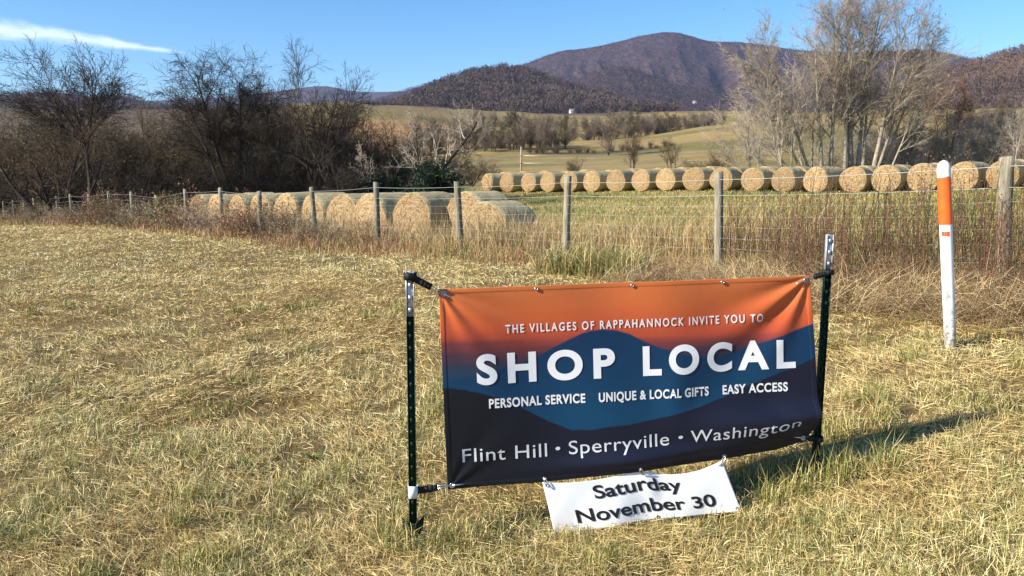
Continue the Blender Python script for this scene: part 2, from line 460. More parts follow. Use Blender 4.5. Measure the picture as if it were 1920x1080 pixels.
hill('far_ridge', [(-300, 196), (200, 193), (265, 190), (330, 187), (400, 183), (470, 177), (540, 168), (575, 163), (612, 160), (640, 168), (680, 173), (730, 172), (770, 170), (850, 172), (1000, 180), (1400, 190)],
     215, 4200, 5600, M_ridge, 1.1, 40, 45, 11, 200, 40)
pos_mtn = hill('mountain', [(560, 212), (640, 203), (690, 193), (740, 178), (770, 166), (800, 159), (840, 153), (870, 149), (900, 143), (940, 130), (980, 122), (1010, 110), (1050, 95), (1085, 92), (1115, 89), (1150, 80), (1200, 68), (1230, 62), (1255, 59), (1280, 62), (1305, 72), (1340, 79), (1380, 78),
     (1425, 83), (1480, 92), (1540, 98), (1620, 97), (1700, 93), (1750, 94), (1790, 103), (1830, 113), (1870, 120), (1950, 130), (2300, 150)],
     218, 1900, 3600, M_wood2, 1.15, 30, 55, 21, 420, 110, 60000, 13, 8, 5, ((0.042, 0.029, 0.031), (0.085, 0.060, 0.057)), 0.008)
hill('mountain_spur', [(1000, 212), (1040, 180), (1075, 158), (1110, 138), (1140, 128), (1165, 126), (1195, 132), (1230, 146), (1280, 165), (1340, 182), (1420, 196), (1520, 208)],
     217, 1700, 2400, M_wood2, 1.1, 16, 50, 31, 200, 60, 11000, 13, 7, 6, ((0.043, 0.030, 0.030), (0.088, 0.062, 0.056)), 0.01)
hill('foothill', [(640, 216), (700, 208), (740, 199), (770, 187), (810, 166), (850, 149), (890, 139), (930, 132), (970, 132), (1000, 140), (1040, 156), (1075, 166), (1110, 178), (1150, 189), (1200, 202), (1270, 213)],
     214, 1060, 1500, M_wood1, 1.0, 14, 40, 41, 200, 70, 12000, 13, 6.5, 12, ((0.056, 0.041, 0.036), (0.104, 0.076, 0.062)), 0.015)
hill('right_hill', [(1620, 216), (1680, 190), (1720, 165), (1750, 147), (1780, 135), (1830, 121), (1870, 108), (1920, 95), (2000, 82), (2120, 72), (2400, 80)],
     216, 1060, 1450, M_wood1, 1.0, 14, 40, 51, 200, 70, 12000, 13, 6.5, 12, ((0.065, 0.043, 0.032), (0.155, 0.10, 0.066)), 0.01)
hill('left_ridge', [(-400, 170), (-200, 175), (0, 178), (50, 176), (90, 172), (140, 176), (185, 183), (215, 181), (236, 178), (262, 189), (300, 202), (340, 214)],
     216, 1300, 2300, M_wood1, 1.1, 25, 50, 61, 200, 60, 6000, 14, 8, 6, ((0.055, 0.040, 0.035), (0.12, 0.085, 0.07)), 0.01)

# ------------------------------------------------------------------ trees
def unit(v): return v / (np.linalg.norm(v, axis=-1, keepdims=True) + 1e-12)
def stems(rng, specs, wander=0.055):
    """specs: (x, y, azimuth deg, lean deg, length, radius, curl) -> polylines of the main stems"""
    P, R, L = [], [], []
    for (x, y, az, lean, ln, r, curl) in specs:
        n = 12; a = math.radians(az); le = math.radians(lean)
        d = np.array([math.cos(a) * math.sin(le), math.sin(a) * math.sin(le), math.cos(le)])
        p = np.array([x, y, -0.15]); pts = [p]
        for k in range(n - 1):
            d = unit(d + rng.normal(0, wander, 3) + np.array([0, 0, curl]))
            p = p + d * ln / (n - 1); pts.append(p)
        s = np.linspace(0, 1, n)
        P.append(pts); R.append(r * (1 - 0.82 * s) * (1 + 0.35 * np.exp(-s * 14))); L.append(ln)
    return np.array(P), np.array(R), np.array(L)
def grow(rng, P, R, L, c, t0, t1, ang, asd, ratio, taper, up, wob, rr, m, rmin, az_bias=None):
    B, n, _ = P.shape
    idx = np.repeat(np.arange(B), c); k = np.tile(np.arange(c), B)
    t = t0 + (t1 - t0) * (k + rng.random(B * c)) / c
    f = t * (n - 1); i = np.clip(f.astype(int), 0, n - 2); w = (f - i)[:, None]
    pos = P[idx, i] * (1 - w) + P[idx, i + 1] * w
    tan = unit(P[idx, i + 1] - P[idx, i])
    rad = R[idx, i] * (1 - w[:, 0]) + R[idx, i + 1] * w[:, 0]
    rv = rng.normal(0, 1, (B * c, 3))
    perp = unit(rv - tan * (rv * tan).sum(1, keepdims=True))
    th = np.radians(rng.normal(ang, asd, B * c))[:, None]
    d = unit(tan * np.cos(th) + perp * np.sin(th))
    ln = L[idx] * ratio * (1 - taper * t) * (0.6 + 0.8 * rng.random(B * c))
    Q = np.zeros((B * c, m, 3)); Q[:, 0] = pos
    st = (ln / (m - 1))[:, None]
    for j in range(1, m):
        d = unit(d + rng.normal(0, wob, d.shape) + np.array([0, 0, up]))
        Q[:, j] = Q[:, j - 1] + d * st
    r0 = np.maximum(rad * rr * (0.7 + 0.5 * rng.random(B * c)), rmin)
    s = np.linspace(0, 1, m)
    RR = np.maximum(r0[:, None] * (1 - 0.75 * s), rmin * 0.6)
    return Q, RR, ln
def tubes(Ps, Rs, ks, name):
    Vs, Qs, n0 = [], [], 0
    for P, R, k in zip(Ps, Rs, ks):
        B, n, _ = P.shape
        T = np.empty_like(P); T[:, 1:-1] = P[:, 2:] - P[:, :-2]; T[:, 0] = P[:, 1] - P[:, 0]; T[:, -1] = P[:, -1] - P[:, -2]
        T = unit(T)
        main = unit(P[:, -1] - P[:, 0])
        ref = np.where(np.abs(main[:, 2:3]) < 0.8, np.array([[0, 0, 1.0]]), np.array([[1.0, 0, 0]]))
        u = unit(np.cross(T, ref[:, None, :])); w = np.cross(T, u)
        a = np.arange(k) / k * 2 * math.pi
        V = P[:, :, None, :] + R[:, :, None, None] * (np.cos(a)[None, None, :, None] * u[:, :, None, :] + np.sin(a)[None, None, :, None] * w[:, :, None, :])
        ix = np.arange(B * n * k).reshape(B, n, k) + n0
        nx = np.roll(ix, -1, axis=2)
        q = np.stack([ix[:, :-1], nx[:, :-1], nx[:, 1:], ix[:, 1:]], -1).reshape(-1, 4)
        Vs.append(V.reshape(-1, 3)); Qs.append(q); n0 += B * n * k
    return npmesh(name, np.concatenate(Vs), quads=np.concatenate(Qs), smooth=True)
def leaves_mesh(rng, P, n, size, cols, name, jitter=0.1, zmin=None):
    B, m, _ = P.shape
    i = rng.integers(0, B, n); j = rng.integers(max(0, m - 3), m, n)
    c = P[i, j] + rng.normal(0, jitter, (n, 3))
    if zmin is not None: c = c[c[:, 2] > zmin]; n = len(c)
    a = unit(rng.normal(0, 1, (n, 3))); b = unit(np.cross(a, rng.normal(0, 1, (n, 3))))
    s = size * (0.6 + 0.8 * rng.random(n))[:, None]
    V = np.stack([c - a * s * 0.5, c + b * s * 0.3, c + a * s * 0.5, c - b * s * 0.3], 1).reshape(-1, 3)
    k = rng.random(n)[:, None]; cc = np.array(cols[0]) * (1 - k) + np.array(cols[1]) * k
    return npmesh(name, V, quads=np.arange(len(V)).reshape(-1, 4), col=np.repeat(cc, 4, 0))

def bark(name, a, b, c): return noise_mat(name, [(0.3, a), (0.5, b), (0.72, c)], 3.0, 0.9, 0.1, bump=0.4, bscale=20, bdist=0.01, rnd=0.12)
M_bark_dark = bark('dark_bark', (0.022, 0.018, 0.015), (0.042, 0.034, 0.029), (0.085, 0.07, 0.058))
M_hedge = bark('grey_brown_twig_bark', (0.11, 0.086, 0.064), (0.195, 0.152, 0.112), (0.29, 0.235, 0.175))
M_bark_olive = bark('olive_grey_twig_bark', (0.058, 0.045, 0.029), (0.10, 0.079, 0.050), (0.165, 0.132, 0.088))
M_bark_brown = bark('brown_twig_bark', (0.048, 0.034, 0.024), (0.085, 0.062, 0.043), (0.15, 0.11, 0.075))
M_bark_pale = bark('pale_grey_bark', (0.15, 0.13, 0.10), (0.26, 0.225, 0.175), (0.39, 0.345, 0.275))
M_twig_pale = bark('tan_twig_bark', (0.19, 0.155, 0.118), (0.33, 0.28, 0.22), (0.46, 0.40, 0.32))
M_bark_red = bark('russet_twig_bark', (0.10, 0.05, 0.03), (0.17, 0.085, 0.05), (0.25, 0.13, 0.075))

def make_tree(name, seed, stem_specs, levels, mat_trunk, mat_crown, label, cat='tree', leaf=None, trunk_levels=1, rmin=0.008, crown_name='crown', trunk_name='trunk', wander=0.055):
    """levels: (children, t0, t1, angle, sd, length ratio, taper, upward, wobble, radius ratio, points)"""
    rng = np.random.default_rng(seed)
    P, R, L = stems(rng, stem_specs, wander)
    PS, RS = [P], [R]
    cur = (P, R, L)
    for lv in levels:
        c, t0, t1, ang, asd, ratio, taper, up, wob, rr, m = lv
        Q, RR, ln = grow(rng, *cur, c, t0, t1, ang, asd, ratio, taper, up, wob, rr, m, rmin)
        PS.append(Q); RS.append(RR); cur = (Q, RR, ln)
    ks = [8, 5, 4, 3, 3, 3]
    root = empty(name, (0, 0, 0), label, cat)
    link(trunk_name, tubes(PS[:trunk_levels], RS[:trunk_levels], ks[:trunk_levels], trunk_name), mat_trunk, root)
    link(crown_name, tubes(PS[trunk_levels:], RS[trunk_levels:], ks[trunk_levels:], crown_name), mat_crown, root)
    if leaf:
        n, size, cols, jit, zmin = leaf
        link('leaves', leaves_mesh(rng, PS[-1], n, size, cols, 'leaves', jit, zmin), M_leaf, root)
    return root

def put(root, px, Y, rz=0.0, sc=1.0, first=False, **kw):
    x = at(px, 340, Y)[0]
    loc = (x, Y, gz1(x, Y) - 0.05)
    if first:
        root.location = loc; root.rotation_euler = (0, 0, rz); root.scale = (sc, sc, sc)
        for k, v in (('label', kw.get('label')), ('group', kw.get('group')), ('category', kw.get('cat'))):
            if v: root[k] = v
        return root
    return copy_tree(root, loc, rz, sc, **kw)

# --- the bare trees standing behind the fence on the left
A = make_tree('bare_tree', 101, [(0, 0, 0, 1, 4.9, 0.22, 0.0)] +
              [], [(14, 0.72, 1.0, 46, 16, 0.95, 0.15, 0.045, 0.05, 0.55, 9), (14, 0.12, 1.0, 38, 14, 0.42, 0.3, 0.025, 0.07, 0.55, 6), (10, 0.15, 1.0, 38, 14, 0.5, 0.3, 0.015, 0.08, 0.6, 5), (3, 0.2, 1.0, 38, 14, 0.55, 0.3, 0.01, 0.08, 0.7, 4)],
              M_bark_dark, M_bark_dark, 'dark bare tree with fan-shaped crown over a straight trunk, left end of wood', trunk_levels=2, rmin=0.009)
put(A, 166, 44, 0.4, 1.02, True)
A2 = make_tree('low_spreading_tree', 102, [(0, 0, 200, 52, 4.6, 0.16, 0.05), (0.1, 0, 150, 38, 4.6, 0.14, 0.04), (0, 0.1, 60, 14, 4.4, 0.13, 0.0), (0.1, 0.1, 330, 40, 4.8, 0.14, 0.05), (0, 0, 20, 55, 4.4, 0.12, 0.06), (0, 0, 270, 30, 4.2, 0.11, 0.03)],
               [(9, 0.25, 1.0, 45, 15, 0.5, 0.3, 0.04, 0.10, 0.55, 7), (7, 0.15, 1.0, 42, 16, 0.5, 0.3, 0.03, 0.12, 0.6, 5), (7, 0.1, 1.0, 42, 18, 0.5, 0.2, 0.03, 0.15, 0.6, 4)],
               M_bark_dark, M_bark_brown, 'low dark tree with several wide-spreading stems near the left frame edge', leaf=(2600, 0.07, ((0.10, 0.075, 0.04), (0.17, 0.12, 0.06)), 0.15, 0.8), trunk_levels=1, rmin=0.009)
put(A2, 98, 38, 0.0, 0.93, True)
B = make_tree('vase_shaped_tree', 103, [(0.5, 0, 180, 12, 8.8, 0.19, 0.0), (0.3, 0.1, 185, 20, 7.6, 0.13, 0.02), (0.8, 0, 100, 6, 8.4, 0.15, 0.0), (0.9, 0.1, 10, 10, 7.2, 0.12, 0.01)],
              [(22, 0.42, 1.0, 46, 13, 0.36, 0.36, 0.0, 0.07, 0.5, 8), (14, 0.15, 1.0, 46, 16, 0.44, 0.25, -0.03, 0.09, 0.55, 6), (9, 0.1, 1.0, 44, 16, 0.55, 0.25, -0.05, 0.10, 0.6, 5)],
              M_bark_dark, M_bark_dark, 'tall bare vase-shaped tree with drooping twiggy crown against the sky', wander=0.03, trunk_levels=1, rmin=0.009)
put(B, 425, 49, 0.0, 0.99, True)
C = make_tree('slender_bare_tree', 104, [(0, 0, 40, 4, 7.4, 0.12, 0.0), (0.3, 0.2, 0, 10, 6.6, 0.09, 0.0), (-0.3, 0, 180, 9, 6.9, 0.09, 0.0)],
              [(15, 0.35, 1.0, 34, 12, 0.36, 0.4, 0.04, 0.07, 0.5, 7), (11, 0.2, 1.0, 35, 14, 0.45, 0.3, 0.04, 0.11, 0.55, 5), (6, 0.15, 1.0, 38, 16, 0.5, 0.3, 0.03, 0.14, 0.6, 4)],
              M_bark_dark, M_bark_brown, 'slender upright bare tree just right of the vase-shaped tree', trunk_levels=1, rmin=0.009)
put(C, 468, 56, 0.0, 1.07, True)
D = make_tree('crooked_tree', 1052, [(0, 0, 10, 3, 4.2, 0.30, 0.0), (0.05, 0, 20, 34, 5.0, 0.19, 0.03)],
              [(9, 0.45, 1.0, 36, 16, 1.0, 0.2, 0.03, 0.12, 0.6, 11), (12, 0.2, 1.0, 42, 16, 0.42, 0.3, 0.05, 0.08, 0.5, 7), (9, 0.15, 1.0, 40, 16, 0.5, 0.3, 0.03, 0.09, 0.6, 5), (3, 0.2, 1.0, 38, 16, 0.55, 0.3, 0.02, 0.09, 0.7, 4)],
              M_bark_dark, M_bark_dark, 'dark crooked-limbed tree with thick trunk and open ragged top in the wood', trunk_levels=2, rmin=0.010)
put(D, 608, 47, 2.2, 0.96, True)
D2 = put(D, 690, 50, 4.4, 0.64, label='smaller crooked dark tree right of the larger crooked-limbed one')
E = make_tree('leaning_tree', 106, [(0, 0, 0, 42, 7.6, 0.24, 0.025), (1.3, 0.1, 10, 2, 5.3, 0.09, 0.0), (0, 0, 180, 45, 4.2, 0.14, 0.04)],
              [(11, 0.4, 1.0, 46, 18, 0.36, 0.3, 0.04, 0.13, 0.5, 8), (8, 0.2, 1.0, 46, 18, 0.45, 0.3, 0.0, 0.15, 0.55, 6), (6, 0.15, 1.0, 45, 18, 0.5, 0.3, 0.0, 0.16, 0.6, 4)],
              M_bark_dark, M_twig_pale, 'bare tree leaning right out of the wood with pale sunlit twigs', trunk_levels=1, rmin=0.009)
put(E, 742, 46, 0.0, 0.95, True)
put(C, 20, 52, 1.3, 0.62, label='short bare tree at the left frame edge behind the low spreading tree')
put(C, 250, 56, 2.3, 0.68, label='short slender bare tree between the fan-crowned tree and the vase-shaped tree')
put(C, 540, 57, 3.3, 0.80, label='slender bare tree left of the crooked-limbed tree')

TH = []
for s_, nm in ((0, 'thicket'), (1, 'thicket'), (2, 'thicket')):
    r_ = np.random.default_rng(300 + s_)
    sp_ = [(r_.normal(0, 0.7), r_.normal(0, 0.5), r_.random() * 360, 10 + 34 * r_.random(), 3.4 + 2.2 * r_.random(), 0.05 + 0.04 * r_.random(), 0.02) for _ in range(13)]
    t_ = make_tree('thicket_bush', 310 + s_, sp_, [(9, 0.1, 1.0, 42, 16, 0.45, 0.35, 0.03, 0.12, 0.55, 6), (7, 0.1, 1.0, 45, 18, 0.5, 0.3, 0.02, 0.14, 0.6, 5), (5, 0.1, 1.0, 45, 18, 0.5, 0.2, 0.02, 0.15, 0.6, 4)],
                   M_bark_dark, M_bark_olive if s_ else M_bark_dark, 'bush', cat='bush', leaf=(900 if s_ else 300, 0.085, ((0.085, 0.062, 0.036), (0.15, 0.11, 0.06)), 0.2, 0.3), rmin=0.011, trunk_name='stems', crown_name='twigs')  # front-rank variant takes dark bark twigs to stand for shade low in the wood
    TH.append(t_)
r_ = np.random.default_rng(333)
sp_ = [(r_.normal(0, 0.8), r_.normal(0, 0.5), r_.random() * 360, 8 + 30 * r_.random(), 3.4 + 2.2 * r_.random(), 0.045 + 0.03 * r_.random(), 0.02) for _ in range(12)]
THR = make_tree('thicket_bush', 333, sp_, [(9, 0.1, 1.0, 38, 14, 0.45, 0.35, 0.03, 0.1, 0.55, 6), (7, 0.1, 1.0, 42, 16, 0.5, 0.3, 0.02, 0.13, 0.6, 5), (5, 0.1, 1.0, 44, 18, 0.5, 0.2, 0.02, 0.15, 0.6, 4)], M_twig_pale, M_twig_pale, 'bush', cat='bush', leaf=(500, 0.085, ((0.13, 0.085, 0.05), (0.22, 0.15, 0.085)), 0.2, 0.3), rmin=0.011, trunk_name='stems', crown_name='twigs')
_thp = []
r_ = np.random.default_rng(12)
for Y_, x0_, x1_, st_, s0_ in ((47, -30, 850, 74, 0.98), (54, -60, 800, 66, 1.12), (62, -60, 760, 70, 1.22)):
    x_ = x0_
    while x_ < x1_:
        sc_ = s0_ * (0.82 + 0.36 * r_.random())
        if x_ > 690: sc_ *= 0.72
        _thp.append((x_ + r_.normal(0, 10), Y_ + r_.normal(0, 1.2), sc_)); x_ += st_
used_ = set()
rowname_ = {0: 'front', 1: 'middle', 2: 'back'}
cnt_ = {}
for (px_, Y_, sc_) in _thp:
    row_ = 0 if Y_ < 50.5 else (1 if Y_ < 58 else 2)
    cnt_[row_] = cnt_.get(row_, 0) + 1
    lab_ = f'dense brown leafless bush, {ORD[cnt_[row_]-1]} from the left in the {rowname_[row_]} rank of the wood'
    v_ = int(r_.integers(1, 3)) if row_ else 0
    if row_ == 0: sc_ *= 0.66
    put(TH[v_], px_, Y_, r_.random() * 6.28, sc_, first=v_ not in used_, label=lab_, group='leafless bushes filling the wood behind the fence')
    used_.add(v_)

def leaf_bush(name, seed, label, cat, h, w, n, size, cols, stem_mat=None):
    """an evergreen or leafy bush: stems plus many leaf faces spread through its volume"""
    rng = np.random.default_rng(seed)
    root = empty(name, (0, 0, 0), label, cat)
    ns = 9
    sp = [(rng.normal(0, w * 0.12), rng.normal(0, w * 0.12), rng.random() * 360, 35 * rng.random(), h * (0.6 + 0.35 * rng.random()), 0.03, 0.01) for _ in range(ns)]
    P, R, L = stems(rng, sp)
    Q, RR, ln = grow(rng, P, R, L, 10, 0.15, 1, 50, 15, 0.42, 0.4, 0.03, 0.1, 0.5, 6, 0.006)
    Q2, RR2, ln2 = grow(rng, Q, RR, ln, 6, 0.1, 1, 45, 15, 0.5, 0.3, 0.02, 0.1, 0.5, 4, 0.005)
    link('stems', tubes([P, Q, Q2], [R, RR, RR2], [6, 4, 3], 'stems'), stem_mat or M_bark_dark, root)
    allp = np.concatenate([Q2[:, 1:].reshape(-1, 1, 3), Q[:, 2:].reshape(-1, 1, 3)], 0)
    link('foliage', leaves_mesh(rng, allp, n, size, cols, 'foliage', size * 1.2, 0.05), M_leaf, root)
    return root
EV = leaf_bush('evergreen_bush', 21, 'dark evergreen bush under the leaning tree', 'bush', 2.2, 2.4, 9000, 0.11, ((0.012, 0.022, 0.012), (0.03, 0.05, 0.024)))
put(EV, 800, 43, 0, 1.45, True)
put(EV, 715, 45, 2.0, 1.2, label='dark evergreen bush at the foot of the crooked trees, left of the other one')

# --- the big many-stemmed tree and its company on the right
r_ = np.random.default_rng(5)
spF = []
for k_, (x_, az_, le_, ln_, rd_, cu_) in enumerate(((-1.9, 178, 7, 11.6, 0.15, -0.008), (-1.2, 170, 3, 12.8, 0.16, -0.006), (-0.9, 90, 2, 12.5, 0.12, 0.0), (-0.2, 200, 2, 13.2, 0.14, -0.004), (0.6, 180, 1, 13.9, 0.22, 0.0), (0.9, 20, 2, 13.4, 0.16, -0.003),
                                              (1.7, 355, 5, 12.6, 0.17, -0.007), (2.1, 8, 12, 11.8, 0.12, -0.005), (2.5, 0, 13, 11.2, 0.11, 0.0), (-2.5, 185, 17, 11.8, 0.12, -0.004), (-2.9, 178, 25, 10.8, 0.10, 0.0), (1.2, 60, 6, 12.2, 0.12, 0.0), (0.1, 270, 6, 11.6, 0.10, -0.003), (-3.1, 182, 25, 9.2, 0.08, 0.006), (2.7, 358, 18, 9.6, 0.08, 0.004))):
    spF.append((x_, r_.normal(0, 0.6), az_ + r_.normal(0, 12), le_ * 1.12, ln_, rd_ * 1.15, cu_))
F = make_tree('many_stemmed_tree', 107, spF, [(20, 0.28, 1.0, 38, 9, 0.37, 0.44, 0.014, 0.04, 0.45, 8), (11, 0.10, 1.0, 35, 12, 0.42, 0.3, 0.02, 0.06, 0.55, 6), (7, 0.10, 1.0, 37, 13, 0.52, 0.3, 0.02, 0.07, 0.6, 4)],
              M_bark_pale, M_twig_pale, 'tall pale tree with many trunks and a few last brown leaves behind the hay bales', leaf=(2600, 0.13, ((0.30, 0.15, 0.06), (0.42, 0.24, 0.11)), 0.12, 6.5), rmin=0.011, wander=0.022)
put(F, 1585, 60, 0.0, 0.97, True)
G = make_tree('leaning_sapling', 108, [(0, 0, 180, 16, 7.8, 0.09, 0.0), (0.35, 0.1, 175, 24, 6.8, 0.07, 0.0), (-0.3, 0.1, 185, 30, 6.4, 0.06, 0.0), (0.6, 0, 150, 6, 7.4, 0.08, 0.0), (-0.5, 0, 180, 36, 5.4, 0.05, 0.0)],
              [(13, 0.2, 1.0, 26, 10, 0.34, 0.4, 0.03, 0.07, 0.5, 7), (7, 0.2, 1.0, 32, 12, 0.45, 0.3, 0.04, 0.10, 0.55, 5), (4, 0.2, 1.0, 35, 12, 0.5, 0.3, 0.03, 0.12, 0.6, 4)],
              M_bark_pale, M_twig_pale, 'pale sapling clump leaning left beside the many-trunked tree', rmin=0.010)
put(G, 1470, 59, 0.0, 1.0, True)
put(G, 1412, 57, 0.15, 0.72, label='smallest pale sapling clump leaning left, farthest from the many-trunked tree')
put(G, 1508, 63, -0.2, 1.1, label='taller pale sapling clump close against the left trunks of the many-trunked tree')
put(G, 1690, 63, 2.6, 0.68, label='pale sapling clump leaning right beside the many-trunked tree')
put(G, 1742, 62, 2.2, 0.56, label='short pale sapling clump in front of the russet tree')
HR = make_tree('russet_tree', 109, [(0, 0, 0, 2, 7.6, 0.12, 0.0), (0.3, 0.2, 20, 10, 6.6, 0.08, 0.0), (-0.3, 0, 180, 9, 6.4, 0.08, 0.0)],
               [(15, 0.15, 1.0, 40, 12, 0.30, 0.45, 0.03, 0.1, 0.5, 7), (8, 0.15, 1.0, 42, 14, 0.45, 0.3, 0.02, 0.12, 0.55, 5), (5, 0.15, 1.0, 40, 14, 0.5, 0.3, 0.02, 0.14, 0.6, 4)],
               M_bark_brown, M_bark_red, 'russet brown tree keeping its dead leaves behind the marker post', leaf=(5200, 0.10, ((0.15, 0.062, 0.03), (0.24, 0.11, 0.055)), 0.16, 1.5), rmin=0.010)
put(HR, 1772, 66, 0.0, 1.0, True)
for q_, (px_, Y_, sc_, rz_, lb_) in enumerate(((1655, 66, 0.78, 1.0, 'brown leafless bush behind the right side of the many-trunked tree'), (1705, 64, 0.86, 2.0, 'brown leafless bush at the foot of the russet tree on its left'),
        (1800, 62, 0.80, 3.0, 'brown leafless bush at the foot of the russet tree on its right'), (1850, 64, 0.9, 4.0, 'brown leafless bush between the russet tree and the right frame edge'),
        (1905, 60, 0.86, 5.0, 'brown leafless bush above the last hay bales at the right frame edge'), (1960, 63, 0.95, 0.5, 'brown leafless bush cut by the right frame edge'),
        (1560, 68, 0.62, 0.5, 'low brown leafless bush behind the left trunks of the many-trunked tree'), (1610, 67, 0.6, 4.5, 'low brown leafless bush directly behind the many-trunked tree'))):
    put(THR, px_, Y_, rz_, sc_, first=q_ == 0, label=lb_, group='leafless bushes behind the hay bales on the right')
put(C, 1830, 70, 1.0, 0.82, label='bare slender tree rising right of the russet tree')
put(C, 1890, 66, 2.4, 0.7, label='bare slender tree above the last hay bales near the right frame edge')
put(C, 1186, 74, 0.6, 0.55, label='small bare sapling alone behind the middle of the hay bale row')
put(C, 1262, 78, 2.6, 0.46, label='smaller bare sapling right of the lone sapling behind the hay bale row')
for q_, (px_, Y_, sc_, lb_) in enumerate(((880, 70, 0.50, 'low pale brush left of the first hay bale of the far row'), (915, 82, 0.42, 'low brush behind the first hay bales of the far row'), (1075, 92, 0.42, 'low reddish brush on the pasture behind the far hay bales'),
        (1300, 84, 0.40, 'low brush behind the hay bales right of the two lone saplings'), (1345, 80, 0.46, 'low brush left of the smallest leaning sapling clump'), (845, 60, 0.55, 'low brush right of the evergreen bush'))):
    put(TH[1 + q_ % 2], px_, Y_, q_ * 1.1, sc_, label=lb_, group='low brush beside the hay bales')

# --- hedgerow trees across the pastures
FT = []
for s_ in range(4):
    r_ = np.random.default_rng(500 + s_)
    sp_ = [(0, 0, 0, 2, 8.5 + 2 * r_.random(), 0.2, 0.0)] + ([(0.5, 0.3, 30, 12, 7.5, 0.14, 0.0)] if s_ % 2 else [])
    FT.append(make_tree('hedgerow_tree', 510 + s_, sp_, [(22, 0.03, 1.0, 44, 12, 0.55, 0.50, 0.06, 0.08, 0.55, 6), (11, 0.12, 1.0, 40, 14, 0.45, 0.3, 0.03, 0.1, 0.6, 4), (6, 0.1, 1.0, 42, 15, 0.5, 0.3, 0.02, 0.1, 0.7, 3)],
                        M_bark_brown, (M_bark_olive, M_hedge, M_hedge, M_hedge)[s_], 'tree', rmin=0.034))
stands_ = [  # (x0, y0, x1, y1, Y0, Y1, number, scale, label, group)
    (905, 268, 1060, 266, 214, 232, 28, 0.66, 'bare brown tree in the hedgerow clump across the lower pasture', 'bare trees in the lower hedgerow clump'),
    (745, 285, 905, 280, 200, 235, 20, 0.62, 'bare brown tree on the slope beyond the leaning tree', 'bare trees on the slope beyond the leaning tree'),
    (1068, 262, 1150, 262, 285, 300, 12, 0.62, 'bare brown tree in the hedgerow right of the lower clump', 'bare trees in the short hedgerow gap'),
    (1150, 258, 1335, 238, 290, 390, 28, 0.72, 'bare brown tree in the hedgerow along the gold hillside', 'bare trees along the gold hillside'),
    (880, 236, 1000, 238, 440, 450, 18, 0.72, 'grey bare tree in the upper tree belt under the foothill', 'bare trees in the upper belt'),
    (1000, 222, 1340, 216, 480, 540, 44, 0.62, 'grey bare tree in the far belt at the mountain foot', 'bare trees in the far belt'),
    (1330, 236, 1480, 232, 430, 470, 12, 0.8, 'bare tree on the hill crest behind the leaning saplings', 'bare trees on the hill crest'),
    (1790, 250, 1930, 240, 290, 330, 12, 0.8, 'bare tree on the far slope at the right frame edge', 'bare trees on the right far slope'),
]
fu_ = set(); r_ = np.random.default_rng(77)
for (x0, y0, x1, y1, Y0, Y1, n_, s_, lb_, gp_) in stands_:
    for k_ in range(n_):
        f_ = np.clip((k_ + r_.normal(0.5, 1.6)) / n_, 0, 1)
        v_ = int(r_.integers(0, 4))
        put(FT[v_], x0 + (x1 - x0) * f_, Y0 + (Y1 - Y0) * f_ + r_.normal(0, 5), r_.random() * 6.28, s_ * (0.6 + 0.75 * r_.random()), first=v_ not in fu_, label=lb_, group=gp_)
        fu_.add(v_)
for k_, (px_, Y_, sc_) in enumerate([(992 + 14 * i + r_.normal(0, 5), 203 + 0.3 * i + r_.normal(0, 1), 0.2 + 0.2 * r_.random()) for i in range(20)] + [(1010, 226, 0.6), (940, 220, 0.7), (890, 212, 0.7), (975, 222, 0.6), (1045, 230, 0.6), (1100, 292, 0.6), (1180, 300, 0.7), (1230, 320, 0.7), (1290, 350, 0.7), (820, 215, 0.6), (780, 205, 0.6), (1060, 470, 0.9), (1130, 480, 0.9), (1200, 490, 0.9), (1270, 500, 0.9), (960, 445, 0.9)]):
    put(TH[1 + k_ % 2], px_, Y_, k_ * 1.7, sc_, label='dark brush along the ditch bank crossing the pasture' if k_ < 20 else 'brown brush under the hedgerow trees of the pasture', group='brush along the ditch bank' if k_ < 20 else 'brush under the hedgerow trees')
put(FT[2], 1140, 190, 0.3, 0.98, label='tall thin bare tree alone on the lower pasture', cat='tree', group='lone trees on the pasture')

